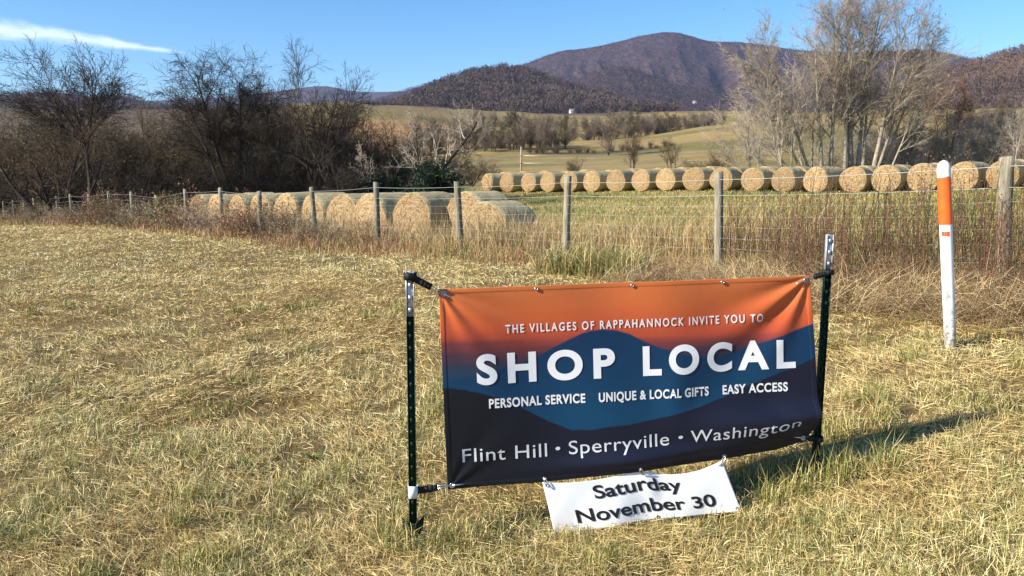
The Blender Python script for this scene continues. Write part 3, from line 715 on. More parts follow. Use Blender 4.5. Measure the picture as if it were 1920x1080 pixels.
# ------------------------------------------------------------------ far houses, utility pole, bird
M_siding = noise_mat('white_siding', [(0.3, (0.38, 0.38, 0.37)), (0.7, (0.55, 0.55, 0.53))], 0.6, 0.8, 0.2)
M_roof = noise_mat('grey_roof', [(0.3, (0.12, 0.11, 0.11)), (0.7, (0.2, 0.19, 0.18))], 0.8, 0.8, 0.2)
M_glass = noise_mat('dark_window', [(0.3, (0.02, 0.025, 0.03)), (0.7, (0.04, 0.045, 0.05))], 2, 0.15, 0.5)
def house(px, Y, w, d, h, label, rz=0.0):
    x = at(px, 300, Y)[0]
    root = empty('farmhouse', (x, Y, gz1(x, Y) - 0.3 if Y < 1000 else 0), label, 'house', rz=rz)
    m = MB(); m.box((0, 0, h / 2), (w, d, h)); m.add([(-w/2, -d/2, h), (-w/2, d/2, h), (-w/2, 0, h + d*0.42), (w/2, -d/2, h), (w/2, d/2, h), (w/2, 0, h + d*0.42)], tris=[[0, 1, 2], [3, 5, 4]]); m.build('wall', M_siding, root)
    m = MB()
    for s in (-1, 1):
        V = [(-w/2-.4, s*(d/2+.4), h-.32), (w/2+.4, s*(d/2+.4), h-.32), (w/2+.4, 0, h+d*.42+.05), (-w/2-.4, 0, h+d*.42+.05)]
        V2 = [(a, b, c + .22) for a, b, c in V]
        m.add(V + V2, [[0, 1, 2, 3], [7, 6, 5, 4], [0, 4, 5, 1], [1, 5, 6, 2], [2, 6, 7, 3], [3, 7, 4, 0]])
    rf = m.build('roof', M_roof, root)
    m = MB(); m.box((w * 0.25, 0.6, h + d * .42 + .3), (0.8, 0.8, 1.6)); m.build('chimney', M_roof, rf)
    for k in (-0.3, 0, 0.3):
        m = MB(); m.box((w * k, -d/2 - 0.02, h * 0.55), (1.1, 0.1, 1.5)); m.build('window', M_glass, root)
    return root
hs1 = house(1073, 880, 7, 5, 2.6, 'small white farmhouse at the foot of the foothill', 0.3)
hs1.location.z = at(1073, 213, 880)[2]
hs2 = house(1300, 1650, 9, 6, 3.5, 'tiny white house high on the mountain flank', -0.2)
hs2.location.z = at(1300, 194, 1650)[2]
M_pole = noise_mat('grey_pole_wood', [(0.3, (0.22, 0.19, 0.15)), (0.7, (0.42, 0.38, 0.31))], 6, 0.9, 0.1, stretch=(3, 3, 0.3))
pb_ = at(977, 345, 118); pb_[2] = gz1(pb_[0], pb_[1]); pt_ = at(977, 275, 118)
root = empty('utility_pole', tuple(pb_), 'slim grey utility pole with two pale cables behind the far hay bales', 'pole')
hp_ = pt_[2] - pb_[2]
m = MB(); m.tube([(0, 0, -0.3), (0, 0, hp_ * 0.5), (0, 0, hp_)], [0.13, 0.11, 0.09], 8); m.build('shaft', M_pole, root, True)
M_cable = noise_mat('pale_cable', [(0.3, (0.6, 0.58, 0.52)), (0.7, (0.75, 0.73, 0.66))], 3, 0.5, 0.4)
for yk_ in (292, 306):
    pc_ = at(977, yk_, 118)
    Lft = at(840, yk_ + 11, 96); Rgt = at(1490, yk_ - 26 if yk_ < 300 else yk_ - 24, 185)
    pts = []
    for P0, P1, sag in ((Lft, pc_, 0.2), (pc_, Rgt, 1.1)):
        for s in np.linspace(0, 1, 14): pts.append(P0 + (P1 - P0) * s - np.array([0, 0, sag * 4 * s * (1 - s)]))
    m = MB(); m.tube(np.array(pts) - pb_, 0.065, 5); m.build('cable', M_cable, root, True)
    m = MB(); m.tube(np.array([pc_ - pb_ + (-0.25, 0, 0), pc_ - pb_ + (0.25, 0, 0)]), 0.06, 6); m.build('insulator', M_pole, root, True)
M_bird = noise_mat('dark_feathers', [(0.3, (0.015, 0.015, 0.016)), (0.7, (0.03, 0.03, 0.032))], 8, 0.7, 0.2)
for px_, py_, lb_ in ((1358, 17, 'tiny dark bird high in the sky left of the tall pale tree'), (1694, 8, 'tiny dark bird in the sky above the top right of the tall pale tree')):
    m = MB()
    m.tube([(0, -0.3, 0), (0, -0.16, 0.02), (0, 0.05, 0), (0, 0.3, -0.01), (0, 0.5, 0)], [0.02, 0.06, 0.09, 0.06, 0.05], 8)
    for s in (-1, 1):
        V = [(s*0.05, -0.1, 0.03), (s*0.45, -0.14, 0.16), (s*0.85, 0.02, 0.10), (s*0.42, 0.12, 0.14), (s*0.05, 0.2, 0.02)]
        V2 = [(a, b, c + 0.02) for a, b, c in V]
        m.add(V + V2, quads=[[0, 1, 6, 5], [1, 2, 7, 6], [2, 3, 8, 7], [3, 4, 9, 8]], tris=[[0, 4, 1], [1, 4, 3], [1, 3, 2], [5, 6, 9], [6, 8, 9], [6, 7, 8]])
    o = m.build('bird', M_bird); o.location = at(px_, py_, 420); o.rotation_euler = (0.2, 0.25, 0.8); tag(o, lb_, 'bird')

# ------------------------------------------------------------------ hay bales
def bale_materials():
    m, nt, b = new_mat('cut_hay_face')
    tc = nd(nt, 'ShaderNodeTexCoord'); sp = nd(nt, 'ShaderNodeSeparateXYZ'); nt.links.new(tc.outputs['Object'], sp.inputs[0])
    cb = nd(nt, 'ShaderNodeCombineXYZ'); nt.links.new(sp.outputs['Y'], cb.inputs['X']); nt.links.new(sp.outputs['Z'], cb.inputs['Y'])
    ln = nd(nt, 'ShaderNodeVectorMath', operation='LENGTH'); nt.links.new(cb.outputs[0], ln.inputs[0])
    nz = nd(nt, 'ShaderNodeTexNoise', Scale=7, Detail=6, Roughness=0.7); nt.links.new(tc.outputs['Object'], nz.inputs['Vector'])
    ms = nd(nt, 'ShaderNodeMath', operation='MULTIPLY_ADD'); nt.links.new(ln.outputs['Value'], ms.inputs[0]); ms.inputs[1].default_value = 55.0
    m2 = nd(nt, 'ShaderNodeMath', operation='MULTIPLY'); nt.links.new(nz.outputs['Fac'], m2.inputs[0]); m2.inputs[1].default_value = 22.0
    nt.links.new(m2.outputs[0], ms.inputs[2])
    si = nd(nt, 'ShaderNodeMath', operation='SINE'); nt.links.new(ms.outputs[0], si.inputs[0])
    nz2 = nd(nt, 'ShaderNodeTexNoise', Scale=26, Detail=7, Roughness=0.75); nt.links.new(tc.outputs['Object'], nz2.inputs['Vector'])
    ad = nd(nt, 'ShaderNodeMath', operation='MULTIPLY_ADD'); nt.links.new(si.outputs[0], ad.inputs[0]); ad.inputs[1].default_value = 0.075; nt.links.new(nz2.outputs['Fac'], ad.inputs[2])
    c = ramp(nt, ad.outputs[0], [(0.27, (0.14, 0.08, 0.036)), (0.45, (0.33, 0.225, 0.115)), (0.66, (0.53, 0.405, 0.245))])
    oi = nd(nt, 'ShaderNodeObjectInfo'); mr = nd(nt, 'ShaderNodeMapRange'); mr.inputs['To Min'].default_value = 0.72; mr.inputs['To Max'].default_value = 1.06
    nt.links.new(oi.outputs['Random'], mr.inputs['Value'])
    vm = nd(nt, 'ShaderNodeVectorMath', operation='SCALE'); nt.links.new(c, vm.inputs[0]); nt.links.new(mr.outputs[0], vm.inputs['Scale'])
    nt.links.new(vm.outputs[0], b.inputs['Base Color']); b.inputs['Roughness'].default_value = 0.85; b.inputs['Specular IOR Level'].default_value = 0.15
    bp = nd(nt, 'ShaderNodeBump', Strength=0.9, Distance=0.05); nt.links.new(ad.outputs[0], bp.inputs['Height']); nt.links.new(bp.outputs[0], b.inputs['Normal'])
    w = noise_mat('net_wrapped_hay', [(0.30, (0.16, 0.125, 0.060)), (0.5, (0.36, 0.305, 0.17)), (0.70, (0.60, 0.53, 0.345))], 11, 0.75, 0.12, detail=10, bump=0.9, bscale=40, stretch=(3.5, 1, 1), bdist=0.02, rnd=0.12)
    return m, w
M_hay, M_net = bale_materials()
def make_bale(seed):
    rng = np.random.default_rng(seed)
    root = empty('hay_bale', (0, 0, 0), 'bale', 'hay bale')
    nA, nX, Rb, Lb = 56, 22, 0.75, 1.5
    a = np.arange(nA) / nA * 2 * math.pi
    squash = 1 - 0.10 * np.clip(-np.sin(a) - 0.55, 0, 1)
    xs = np.linspace(-Lb / 2, Lb / 2, nX)
    V = []
    for i, x in enumerate(xs):
        e = 1 - 0.045 * max(0, abs(x) / (Lb / 2) - 0.86) / 0.14
        rr = Rb * e * squash * (1 + 0.02 * np.sin(3 * a + seed) + 0.018 * (fbm(a * 3 + seed * 7, a * 0 + x * 4 + 30, seed, 3) - 0.5) * 2)
        V.append(np.stack([np.full(nA, x), rr * np.cos(a), rr * np.sin(a)], 1))
    V = np.array(V)
    ix = np.arange(nX * nA).reshape(nX, nA); nx = np.roll(ix, -1, 1)
    q = np.stack([ix[:-1], nx[:-1], nx[1:], ix[1:]], -1).reshape(-1, 4)
    link('net_wrap', npmesh('net_wrap', V.reshape(-1, 3), quads=q, smooth=True), M_net, root)
    for sgn, k in ((-1, 0), (1, nX - 1)):
        fr = np.linspace(1.0, 0.0, 12)
        ring = V[k]; W = []
        for j, f in enumerate(fr):
            off = sgn * (0.05 * (1 - f ** 3) + 0.035 * (fbm(f * 9 + seed, a * 2.0, seed + 3, 3) - 0.5) * (1 if 0 < j else 0) * 2)
            rr_ = ring * np.array([1, f, f]); rr_[:, 0] += off; W.append(rr_)
        W = np.array(W); jx = np.arange(12 * nA).reshape(12, nA); jn = np.roll(jx, -1, 1)
        qq = np.stack([jx[:-1], jn[:-1], jn[1:], jx[1:]], -1).reshape(-1, 4)
        if sgn < 0: qq = qq[:, ::-1]
        o = link('hay_end', npmesh('hay_end', W.reshape(-1, 3), quads=qq, smooth=True), M_hay, root)
    # loose straws sticking out of the ends and the wrap
    n = 1500
    th = rng.random(n) * 2 * math.pi; rr = np.sqrt(rng.random(n)) * 0.70
    end = np.where(rng.random(n) < 0.5, -1, 1)
    c = np.stack([end * (Lb / 2 + 0.04), rr * np.cos(th), rr * np.sin(th)], 1)
    tang = np.stack([np.zeros(n), -np.sin(th), np.cos(th)], 1) * np.where(rng.random(n) < 0.5, -1, 1)[:, None]
    d = unit(tang + rng.normal(0, 0.45, (n, 3)) + np.stack([end * 0.35, 0 * end, 0 * end], 1))
    l = 0.06 + 0.12 * rng.random(n); s = unit(np.cross(d, rng.normal(0, 1, (n, 3)))) * 0.006
    VV = np.stack([c - s, c + s, c + d * l[:, None]], 1).reshape(-1, 3)
    k = rng.random(n)[:, None]; cc = np.array([0.30, 0.16, 0.05]) * (1 - k) + np.array([0.70, 0.48, 0.2]) * k
    link('loose_straw', npmesh('loose_straw', VV, tris=np.arange(3 * n).reshape(-1, 3), col=np.repeat(cc, 3, 0)), M_blade, root)
    return root
BALES = [make_bale(s) for s in (1, 2, 3)]
AX = np.array([0.68, 0.735]); AX /= np.linalg.norm(AX)
RZ_B = math.atan2(AX[1], AX[0])
bu_ = set(); r_ = np.random.default_rng(3)
def put_bale(x, y, z, label, group, sc=1.0, rz=None):
    v = int(r_.integers(0, 3))
    rz = RZ_B + r_.normal(0, 0.05) if rz is None else rz
    if r_.random() < 0.5: rz += math.pi
    sc = (sc * r_.uniform(0.94, 1.05) * (0.82 if sc > 1.1 else 1.0), sc * r_.uniform(0.96, 1.06), sc * r_.uniform(0.92, 1.02))
    if v in bu_: return copy_tree(BALES[v], (x, y, z), rz, sc, label, group)
    bu_.add(v); o = BALES[v]; o.location = (x, y, z); o.rotation_euler = (0, 0, rz); o.scale = sc; o['label'] = label; o['group'] = group; return o
# far double row across the meadow
faces_ = [915, 950, 990, 1027, 1064, 1108, 1150, 1199, 1244, 1295, 1344, 1403, 1462, 1523, 1588, 1652, 1719, 1795, 1870, 1948]
p0_ = np.array([23.0, 38.0]); dv_ = np.array([-23.4, 22.0])
for k_, px_ in enumerate(faces_):
    s_ = (px_ - 960) / FPX / 0.996
    t_ = (s_ * p0_[1] - p0_[0]) / (dv_[0] - s_ * dv_[1])
    f_ = p0_ + dv_ * t_
    c_ = f_ + AX * 0.78
    z_ = gz1(c_[0], c_[1]) + 0.66
    put_bale(c_[0], c_[1], z_, f'round hay bale in the far front row, {ORD[k_]} from the left end', 'round hay bales in the far front row', 1.0)
    c2_ = c_ + AX * (1.62 + 0.08 * r_.random()) + np.array([-0.05, 0.1]) * r_.normal()
    z2_ = gz1(c2_[0], c2_[1]) + 0.68
    put_bale(c2_[0], c2_[1], z2_, f'round hay bale end to end behind the {ORD[k_]} bale of the far front row', 'round hay bales in the far second row', 1.0)
# the nearer bales behind the fence on the left
near_ = [(903, 22.6, 376, 0), (768, 25.2, 361, 0), (690, 26.6, 362, 0), (640, 28.0, 362, 0), (586, 29.4, 362, 0), (532, 30.8, 362, 0), (486, 32.2, 362, 0), (444, 33.8, 363, 0), (404, 35.2, 363, 0), (370, 36.6, 363, 0)]
for k_, (px_, Y_, top_, _) in enumerate(near_):
    f_ = at(px_, 400, Y_); c_ = f_[:2] + AX * 0.76
    zt_ = at(px_, top_, Y_)[2]
    gzz = gz1(c_[0], c_[1])
    z_ = zt_ - 0.75 * 1.18
    lab_ = 'nearest round hay bale, lower than the rest, with weeds before it' if k_ == 0 else f'round hay bale in the nearer row behind the fence, {ORD[k_]} from its right end'
    put_bale(c_[0], c_[1], z_, lab_, 'round hay bales in the nearer front row', 1.20)
    c2_ = c_ + AX * 1.62 + np.array([-0.25, 0.15])
    if k_ == 0: c2_ = at(868, 375, 24.6)[:2] + AX * 0.76
    lab2_ = 'round hay bale showing its end above the nearest, lowest bale' if k_ == 0 else f'round hay bale end to end behind the {ORD[k_]} bale of the nearer row'
    put_bale(c2_[0], c2_[1], z_ + (0.22 if k_ == 0 else 0.0), lab2_, 'round hay bales in the nearer second row', 1.18)

# ------------------------------------------------------------------ the wire fence
fence = empty('wire_fence', (FENCE[1][0], FENCE[1][1], FENCE[1][2] - POST_H), 'weathered wooden post and woven wire fence between verge and meadow', 'fence')
F0 = np.array(fence.location)
r_ = np.random.default_rng(9)
tops_ = []
for n_, p_ in enumerate(FENCE):
    g_ = gz1(p_[0], p_[1])
    lean = np.array([r_.normal(0, 0.02), r_.normal(0, 0.02)])
    if n_ == 5: lean = np.array([-0.06, 0.0])
    if n_ == 3: lean = np.array([-0.05, 0.0])
    if n_ in (9,): lean = np.array([-0.16, 0.0])
    if n_ == 0: lean = np.array([-0.05, 0.0])
    h_ = p_[2] - g_
    rad_ = (0.062, 0.055, 0.053, 0.058, 0.058, 0.055)[n_] if n_ < 6 else 0.05 + 0.012 * r_.random()
    top = np.array([p_[0], p_[1], p_[2]]); base = top - np.array([lean[0] * h_, lean[1] * h_, h_ + 0.25])
    k = 14; nz_ = 12; a = np.arange(k) / k * 2 * math.pi
    V = []
    for i in range(nz_):
        s = i / (nz_ - 1); c = base + (top - base) * s
        rr = rad_ * (1.08 - 0.1 * s) * (1 + 0.07 * (fbm(a * 1.3 + n_ * 5, a * 0 + s * 3 + n_, 31, 3) - 0.5) * 2)
        V.append(c + np.stack([rr * np.cos(a), rr * np.sin(a), 0 * a + (0.012 * np.cos(a * 1 + n_) if i == nz_ - 1 else 0)], 1))
    V = np.array(V).reshape(-1, 3)
    ix = np.arange(nz_ * k).reshape(nz_, k); nx = np.roll(ix, -1, 1)
    q = np.stack([ix[:-1], nx[:-1], nx[1:], ix[1:]], -1).reshape(-1, 4)
    V = np.vstack([V, top]); t = [[len(V) - 1, ix[-1, j], ix[-1, (j + 1) % k]] for j in range(k)]
    o = link('post', npmesh('post', V - F0, quads=q, tris=t, smooth=False), M_post, fence)
    tops_.append((top, base + np.array([0, 0, 0.25]), rad_))
# wires: two plain strands on top, woven mesh below
ext = tops_[0][0] + (tops_[0][0] - tops_[1][0]) * np.array([0.8, 0.8, 0.8])
line_ = [(ext, ext - np.array([0, 0, POST_H]))] + [(t, b) for t, b, r in tops_]
def wire_path(frac, dz=0.0, wig=0.0):
    pts = []
    for i in range(len(line_) - 1):
        P0 = line_[i][1] + (line_[i][0] - line_[i][1]) * frac; P1 = line_[i+1][1] + (line_[i+1][0] - line_[i+1][1]) * frac
        nseg = 10 if i < 6 else 4
        for s in np.linspace(0, 1, nseg, endpoint=False):
            pts.append(P0 + (P1 - P0) * s - np.array([0, 0, 0.018 * 4 * s * (1 - s) + dz]) + np.array([0, -0.06, wig * r_.normal()]))
    return np.array(pts)
m = MB(); m.tube(wire_path(0.93) - F0, 0.0028, 4, False); m.build('top_strand', M_zinc, fence)
m = MB(); m.tube(wire_path(0.78) - F0, 0.0024, 4, False); m.build('second_strand', M_zinc, fence)
m = MB()
hz_ = (0.08, 0.17, 0.27, 0.37, 0.48, 0.58, 0.68)
for h in hz_: m.tube(wire_path(h, 0, 0.003) - F0, 0.0012, 3, False)
for i in range(0, 12):
    P0, P1 = line_[i], line_[i + 1]
    Ls = np.linalg.norm(P1[0] - P0[0]); ns = int(Ls / 0.16)
    for j in range(ns):
        s = j / ns
        bt = P0[1] + (P1[1] - P0[1]) * s; tp = P0[0] + (P1[0] - P0[0]) * s
        A_ = bt + (tp - bt) * 0.06; B_ = bt + (tp - bt) * 0.685
        m.tube(np.array([A_, (A_ + B_) / 2, B_]) + np.array([0, -0.06, -0.01]) - F0, 0.0010, 3, False)
m.build('woven_wire', M_zinc, fence)

# ------------------------------------------------------------------ the banner sign on its two steel posts
TL = at(822, 542, 3.467); TR = at(1519, 517, 3.736); BL = at(835, 918, 3.467)
BU = TR - TL; BV = BL - TL
BW, BH = float(np.linalg.norm(BU)), float(np.linalg.norm(BV))
BN = np.cross(BV, BU); BN /= np.linalg.norm(BN)
if BN[1] > 0: BN = -BN                                  # towards the road
def banner_pt(u, v, off=0.0):
    u = np.asarray(u, float); v = np.asarray(v, float)
    f = np.interp(u, [0, 0.25, 0.516, 0.758, 0.9, 1.0], [0.0, 0.003, 0.022, 0.05, 0.075, 0.115])
    sh = f * (0.72 * sstep(0.60, 0.87, v) + 0.28 * sstep(0.86, 1.0, v))
    sq = 0.014 * sstep(0.86, 0.95, u) * (sstep(0.79, 0.875, v) - sstep(0.90, 1.0, v))
    vv = v - sh - sq
    uu = u + 0.028 * np.clip((u - 0.72) / 0.28, 0, 1) ** 2 * np.sin(np.clip(v, 0, 1) * math.pi * 0.52) - 0.022 * sstep(0.9, 1.0, u) * sstep(0.8, 1.0, v)
    uu = uu + 0.006 * v
    x = u * BW; y = v * BH
    d = 0.004 * np.sin(x * 7.0 + y * 3.0) + 0.003 * np.sin(x * 13 - y * 5 + 1.0)
    # tension folds running out of the corners
    for (cx, cy, ph, am, k, ln) in ((0, 0, 0.2, 0.008, 13, 0.26), (BW, 0, 1.1, 0.011, 12, 0.34), (0, BH, 0.5, 0.006, 11, 0.22), (BW, BH, 0.9, 0.007, 11, 0.26)):
        dx = np.abs(x - cx); dy = np.abs(y - cy); rho = np.hypot(dx, dy); ph_ = np.arctan2(dy, dx + 1e-9)
        d = d + am * np.sin(ph_ * k + ph) * (rho / 0.10) * np.exp(-rho / ln * 1.7) * np.exp(-((ph_ - 0.75) / 0.55) ** 2)
    # the slack lower right of the cloth pushes out in a soft fold
    d = d + 0.040 * sstep(0.45, 0.95, u) * np.exp(-((v - 0.80) / 0.11) ** 2) - 0.03 * sstep(0.5, 1, u) * sstep(0.9, 1, v)
    d = d + 0.030 * np.exp(-((u - 0.50) / 0.20) ** 2) * np.exp(-((v - 0.93) / 0.05) ** 2)
    d = d + 0.012 * np.exp(-((u - 0.62) / 0.05) ** 2) * np.exp(-((v - 0.6) / 0.2) ** 2)
    d = d + 0.0016 * (1 - sstep(0.018, 0.022, np.minimum(np.minimum(x, BW - x), np.minimum(y, BH - y))))
    P = TL + uu[..., None] * BU + vv[..., None] * BV + (d + off)[..., None] * BN
    return P
banner = empty('vinyl_banner', tuple(TL), 'printed sunset banner reading SHOP LOCAL strapped between two green steel posts', 'banner')
T0 = np.array(banner.location)

def srgb(r, g, b):
    c = np.array([r, g, b]) / 255.0
    return np.where(c <= 0.04045, c / 12.92, ((c + 0.055) / 1.055) ** 2.4)
def banner_print(u, v):
    n = fbm(u * 3, v * 22, 3, 4); n2 = fbm(u * 5, v * 9, 8, 4)
    vs = v + 0.05 * (n - 0.5) + 0.03 * (n2 - 0.5) - 0.05 * (u - 0.4) * sstep(0.1, 0.3, v)
    stops = [(0.0, (202, 112, 62)), (0.12, (202, 103, 56)), (0.20, (196, 88, 52)), (0.255, (172, 74, 54)), (0.30, (118, 56, 56)), (0.345, (78, 50, 62)), (0.39, (50, 52, 72)), (0.44, (34, 58, 84)), (0.52, (20, 58, 92)), (1.0, (12, 52, 88))]
    xs = [s[0] for s in stops]; cs = np.array([srgb(*s[1]) for s in stops])
    c = np.stack([np.interp(vs, xs, cs[:, k]) for k in range(3)], -1)
    def cover(top, col, soft=0.004):
        nonlocal c
        k = sstep(-soft, soft, v - top)[..., None]
        c = c * (1 - k) + col * k
    blue = srgb(14, 50, 84); blue2 = srgb(12, 64, 97)
    top = np.interp(u, [0.0, 0.20, 0.238, 0.275, 0.309, 0.335, 0.366, 0.395, 0.423, 0.46, 0.495, 0.53, 0.568, 0.60, 0.627, 0.672, 0.74, 0.80, 0.852, 0.90, 0.95, 1.0], [0.46, 0.385, 0.361, 0.325, 0.295, 0.272, 0.247, 0.235, 0.232, 0.240, 0.262, 0.298, 0.332, 0.352, 0.370, 0.391, 0.40, 0.375, 0.344, 0.315, 0.282, 0.25]) + 0.004 * (fbm(u * 60, u * 0, 4, 3) - 0.5)
    kk = sstep(0.25, 0.75, v + 0.15 * (n2 - 0.5))[..., None]
    cover(top, blue * (1 - kk) + blue2 * kk)
    navy = srgb(22, 25, 44); black = srgb(19, 21, 31)
    top = np.interp(u, [0.0, 0.05, 0.097, 0.14, 0.18, 0.21, 0.242, 0.268, 0.292, 0.334, 0.385, 0.436, 0.494, 0.56, 0.62, 0.673, 0.74, 0.80, 0.854, 0.94, 1.0], [0.485, 0.498, 0.523, 0.548, 0.584, 0.617, 0.654, 0.683, 0.706, 0.742, 0.748, 0.737, 0.733, 0.715, 0.692, 0.668, 0.625, 0.58, 0.541, 0.478, 0.43]) + 0.006 * (fbm(u * 70, u * 0, 6, 3) - 0.5)
    kk = sstep(0.1, 0.4, u)[..., None]
    cover(top, black * (1 - kk) + navy * kk)
    return c
nu_, nv_ = 560, 290
uu_, vv_ = np.meshgrid(np.linspace(0, 1, nu_), np.linspace(0, 1, nv_), indexing='ij')
Pb = banner_pt(uu_.ravel(), vv_.ravel())
me = npmesh('printed_cloth', Pb - T0, quads=grid_quads(nu_, nv_), col=banner_print(uu_.ravel(), vv_.ravel()), smooth=True)
M_print = tint_mat('printed_vinyl', 0.52, 0.3)
def weave(m, scale=900, strength=0.12):
    nt = m.node_tree; b = nt.nodes['Principled BSDF']
    tc = nd(nt, 'ShaderNodeTexCoord'); nz = nd(nt, 'ShaderNodeTexNoise', Scale=9.0, Detail=8, Roughness=0.6)
    nt.links.new(tc.outputs['Object'], nz.inputs['Vector'])
    bp = nd(nt, 'ShaderNodeBump', Strength=strength, Distance=0.01)
    nt.links.new(nz.outputs['Fac'], bp.inputs['Height']); nt.links.new(bp.outputs[0], b.inputs['Normal'])
weave(M_print)
cloth = link('printed_cloth', me, M_print, banner)
sol = cloth.modifiers.new('thickness', 'SOLIDIFY'); sol.thickness = 0.0012; sol.offset = 1.0

def text_mesh(body, bold=0.0, spacing=1.0):
    cu = bpy.data.curves.new('lettering', 'FONT'); cu.body = body; cu.size = 1.0; cu.offset = bold; cu.space_character = spacing
    cu.resolution_u = 8; cu.fill_mode = 'FRONT'
    o = bpy.data.objects.new('lettering', cu); COL.objects.link(o)
    dg = bpy.context.evaluated_depsgraph_get(); dg.update()
    me = bpy.data.meshes.new_from_object(o.evaluated_get(dg))
    bpy.data.objects.remove(o); bpy.data.curves.remove(cu)
    return me
def cap_height(bold):
    me = text_mesh('H', bold); z = np.array([v.co.y for v in me.vertices]); bpy.data.meshes.remove(me); return z.min(), z.max()
def lettering(body, u0, u1, vbase, vcap, mapper, W, H, mat, parent, origin, bold=0.02, spacing=1.0, off=0.0022):
    me = text_mesh(body, bold, spacing)
    y0, y1 = cap_height(bold)
    V = np.array([v.co[:] for v in me.vertices]); x0, x1 = V[:, 0].min(), V[:, 0].max()
    bm = bmesh.new(); bm.from_mesh(me)
    for v in bm.verts:
        v.co.x = (u0 + (v.co.x - x0) / (x1 - x0) * (u1 - u0)) * W
        v.co.y = -(vbase - (v.co.y - y0) / (y1 - y0) * (vbase - vcap)) * H
    step = 0.02
    for ax, lo, hi in ((0, u0 * W, u1 * W), (1, -1.1 * H, 0.0)):
        k = lo + step
        while k < hi:
            no = (1, 0, 0) if ax == 0 else (0, 1, 0); co = (k, 0, 0) if ax == 0 else (0, k, 0)
            bmesh.ops.bisect_plane(bm, geom=bm.verts[:] + bm.edges[:] + bm.faces[:], plane_co=co, plane_no=no)
            k += step
    C_ = np.array([v.co[:] for v in bm.verts])
    P = mapper(C_[:, 0] / W, -C_[:, 1] / H, off) - origin
    for v, p in zip(bm.verts, P): v.co = p
    bmesh.ops.triangulate(bm, faces=bm.faces[:])
    for f_ in bm.faces: f_.smooth = True
    bm.normal_update()
    if sum((f_.normal @ Vector(BN) if False else f_.normal.dot(Vector(BN))) * f_.calc_area() for f_ in bm.faces) < 0:
        bmesh.ops.reverse_faces(bm, faces=bm.faces[:])
    me2 = bpy.data.meshes.new('lettering'); bm.to_mesh(me2); bm.free(); bpy.data.meshes.remove(me)
    return link('lettering', me2, mat, parent)
M_ink = noise_mat('white_print', [(0.3, (0.78, 0.79, 0.82)), (0.7, (0.84, 0.84, 0.86))], 8, 0.42, 0.35)
M_ink2 = noise_mat('white_print_dimmed_by_tilt', [(0.3, (0.60, 0.61, 0.66)), (0.7, (0.66, 0.67, 0.71))], 8, 0.42, 0.35)  # lower-line letters: dimmer light on the tilted cloth is painted in as grey
M_black = noise_mat('black_print', [(0.3, (0.010, 0.010, 0.011)), (0.7, (0.016, 0.016, 0.018))], 8, 0.42, 0.35)
def L_(body, u0, u1, vb, vc, mat, bold, sp): lettering(body, u0, u1, vb, vc, banner_pt, BW, BH, mat, banner, T0, bold, sp)
L_('THE VILLAGES OF RAPPAHANNOCK INVITE YOU TO', 0.165, 0.863, 0.229, 0.187, M_ink, 0.018, 1.35)
L_('SHOP', 0.087, 0.453, 0.479, 0.327, M_ink, 0.038, 1.42)
L_('LOCAL', 0.529, 0.948, 0.479, 0.327, M_ink, 0.038, 1.42)
L_('PERSONAL SERVICE', 0.116, 0.371, 0.600, 0.552, M_ink, 0.030, 1.12)
L_('UNIQUE & LOCAL GIFTS', 0.407, 0.712, 0.600, 0.552, M_ink, 0.030, 1.12)
L_('EASY ACCESS', 0.752, 0.926, 0.600, 0.552, M_ink, 0.030, 1.12)
L_('Flint Hill', 0.042, 0.265, 0.868, 0.800, M_ink2, 0.0, 1.06)
L_('Sperryville', 0.324, 0.598, 0.868, 0.800, M_ink2, 0.0, 1.06)
L_('Washington', 0.658, 0.951, 0.868, 0.800, M_ink2, 0.0, 1.06)
L_('•', 0.288, 0.301, 0.858, 0.808, M_ink2, 0.0, 1.0)
L_('•', 0.624, 0.637, 0.858, 0.808, M_ink2, 0.0, 1.0)
def grommet(P, nrm, parent, origin, R=0.0085):
    m = MB(); m.ring(P - origin + nrm * 0.002, R * 0.75, R * 0.33, nrm, 16, 6); return m.build('grommet', M_steel, parent, True)
gro_ = {}
for u, v in ((0.012, 0.022), (0.249, 0.016), (0.503, 0.016), (0.751, 0.016), (0.988, 0.022), (0.012, 0.978), (0.256, 0.982), (0.516, 0.982), (0.758, 0.982), (0.986, 0.975)):
    P = banner_pt(np.array([u]), np.array([v]), 0.0)[0]; gro_[(u, v)] = P
    grommet(P, BN, banner, T0)

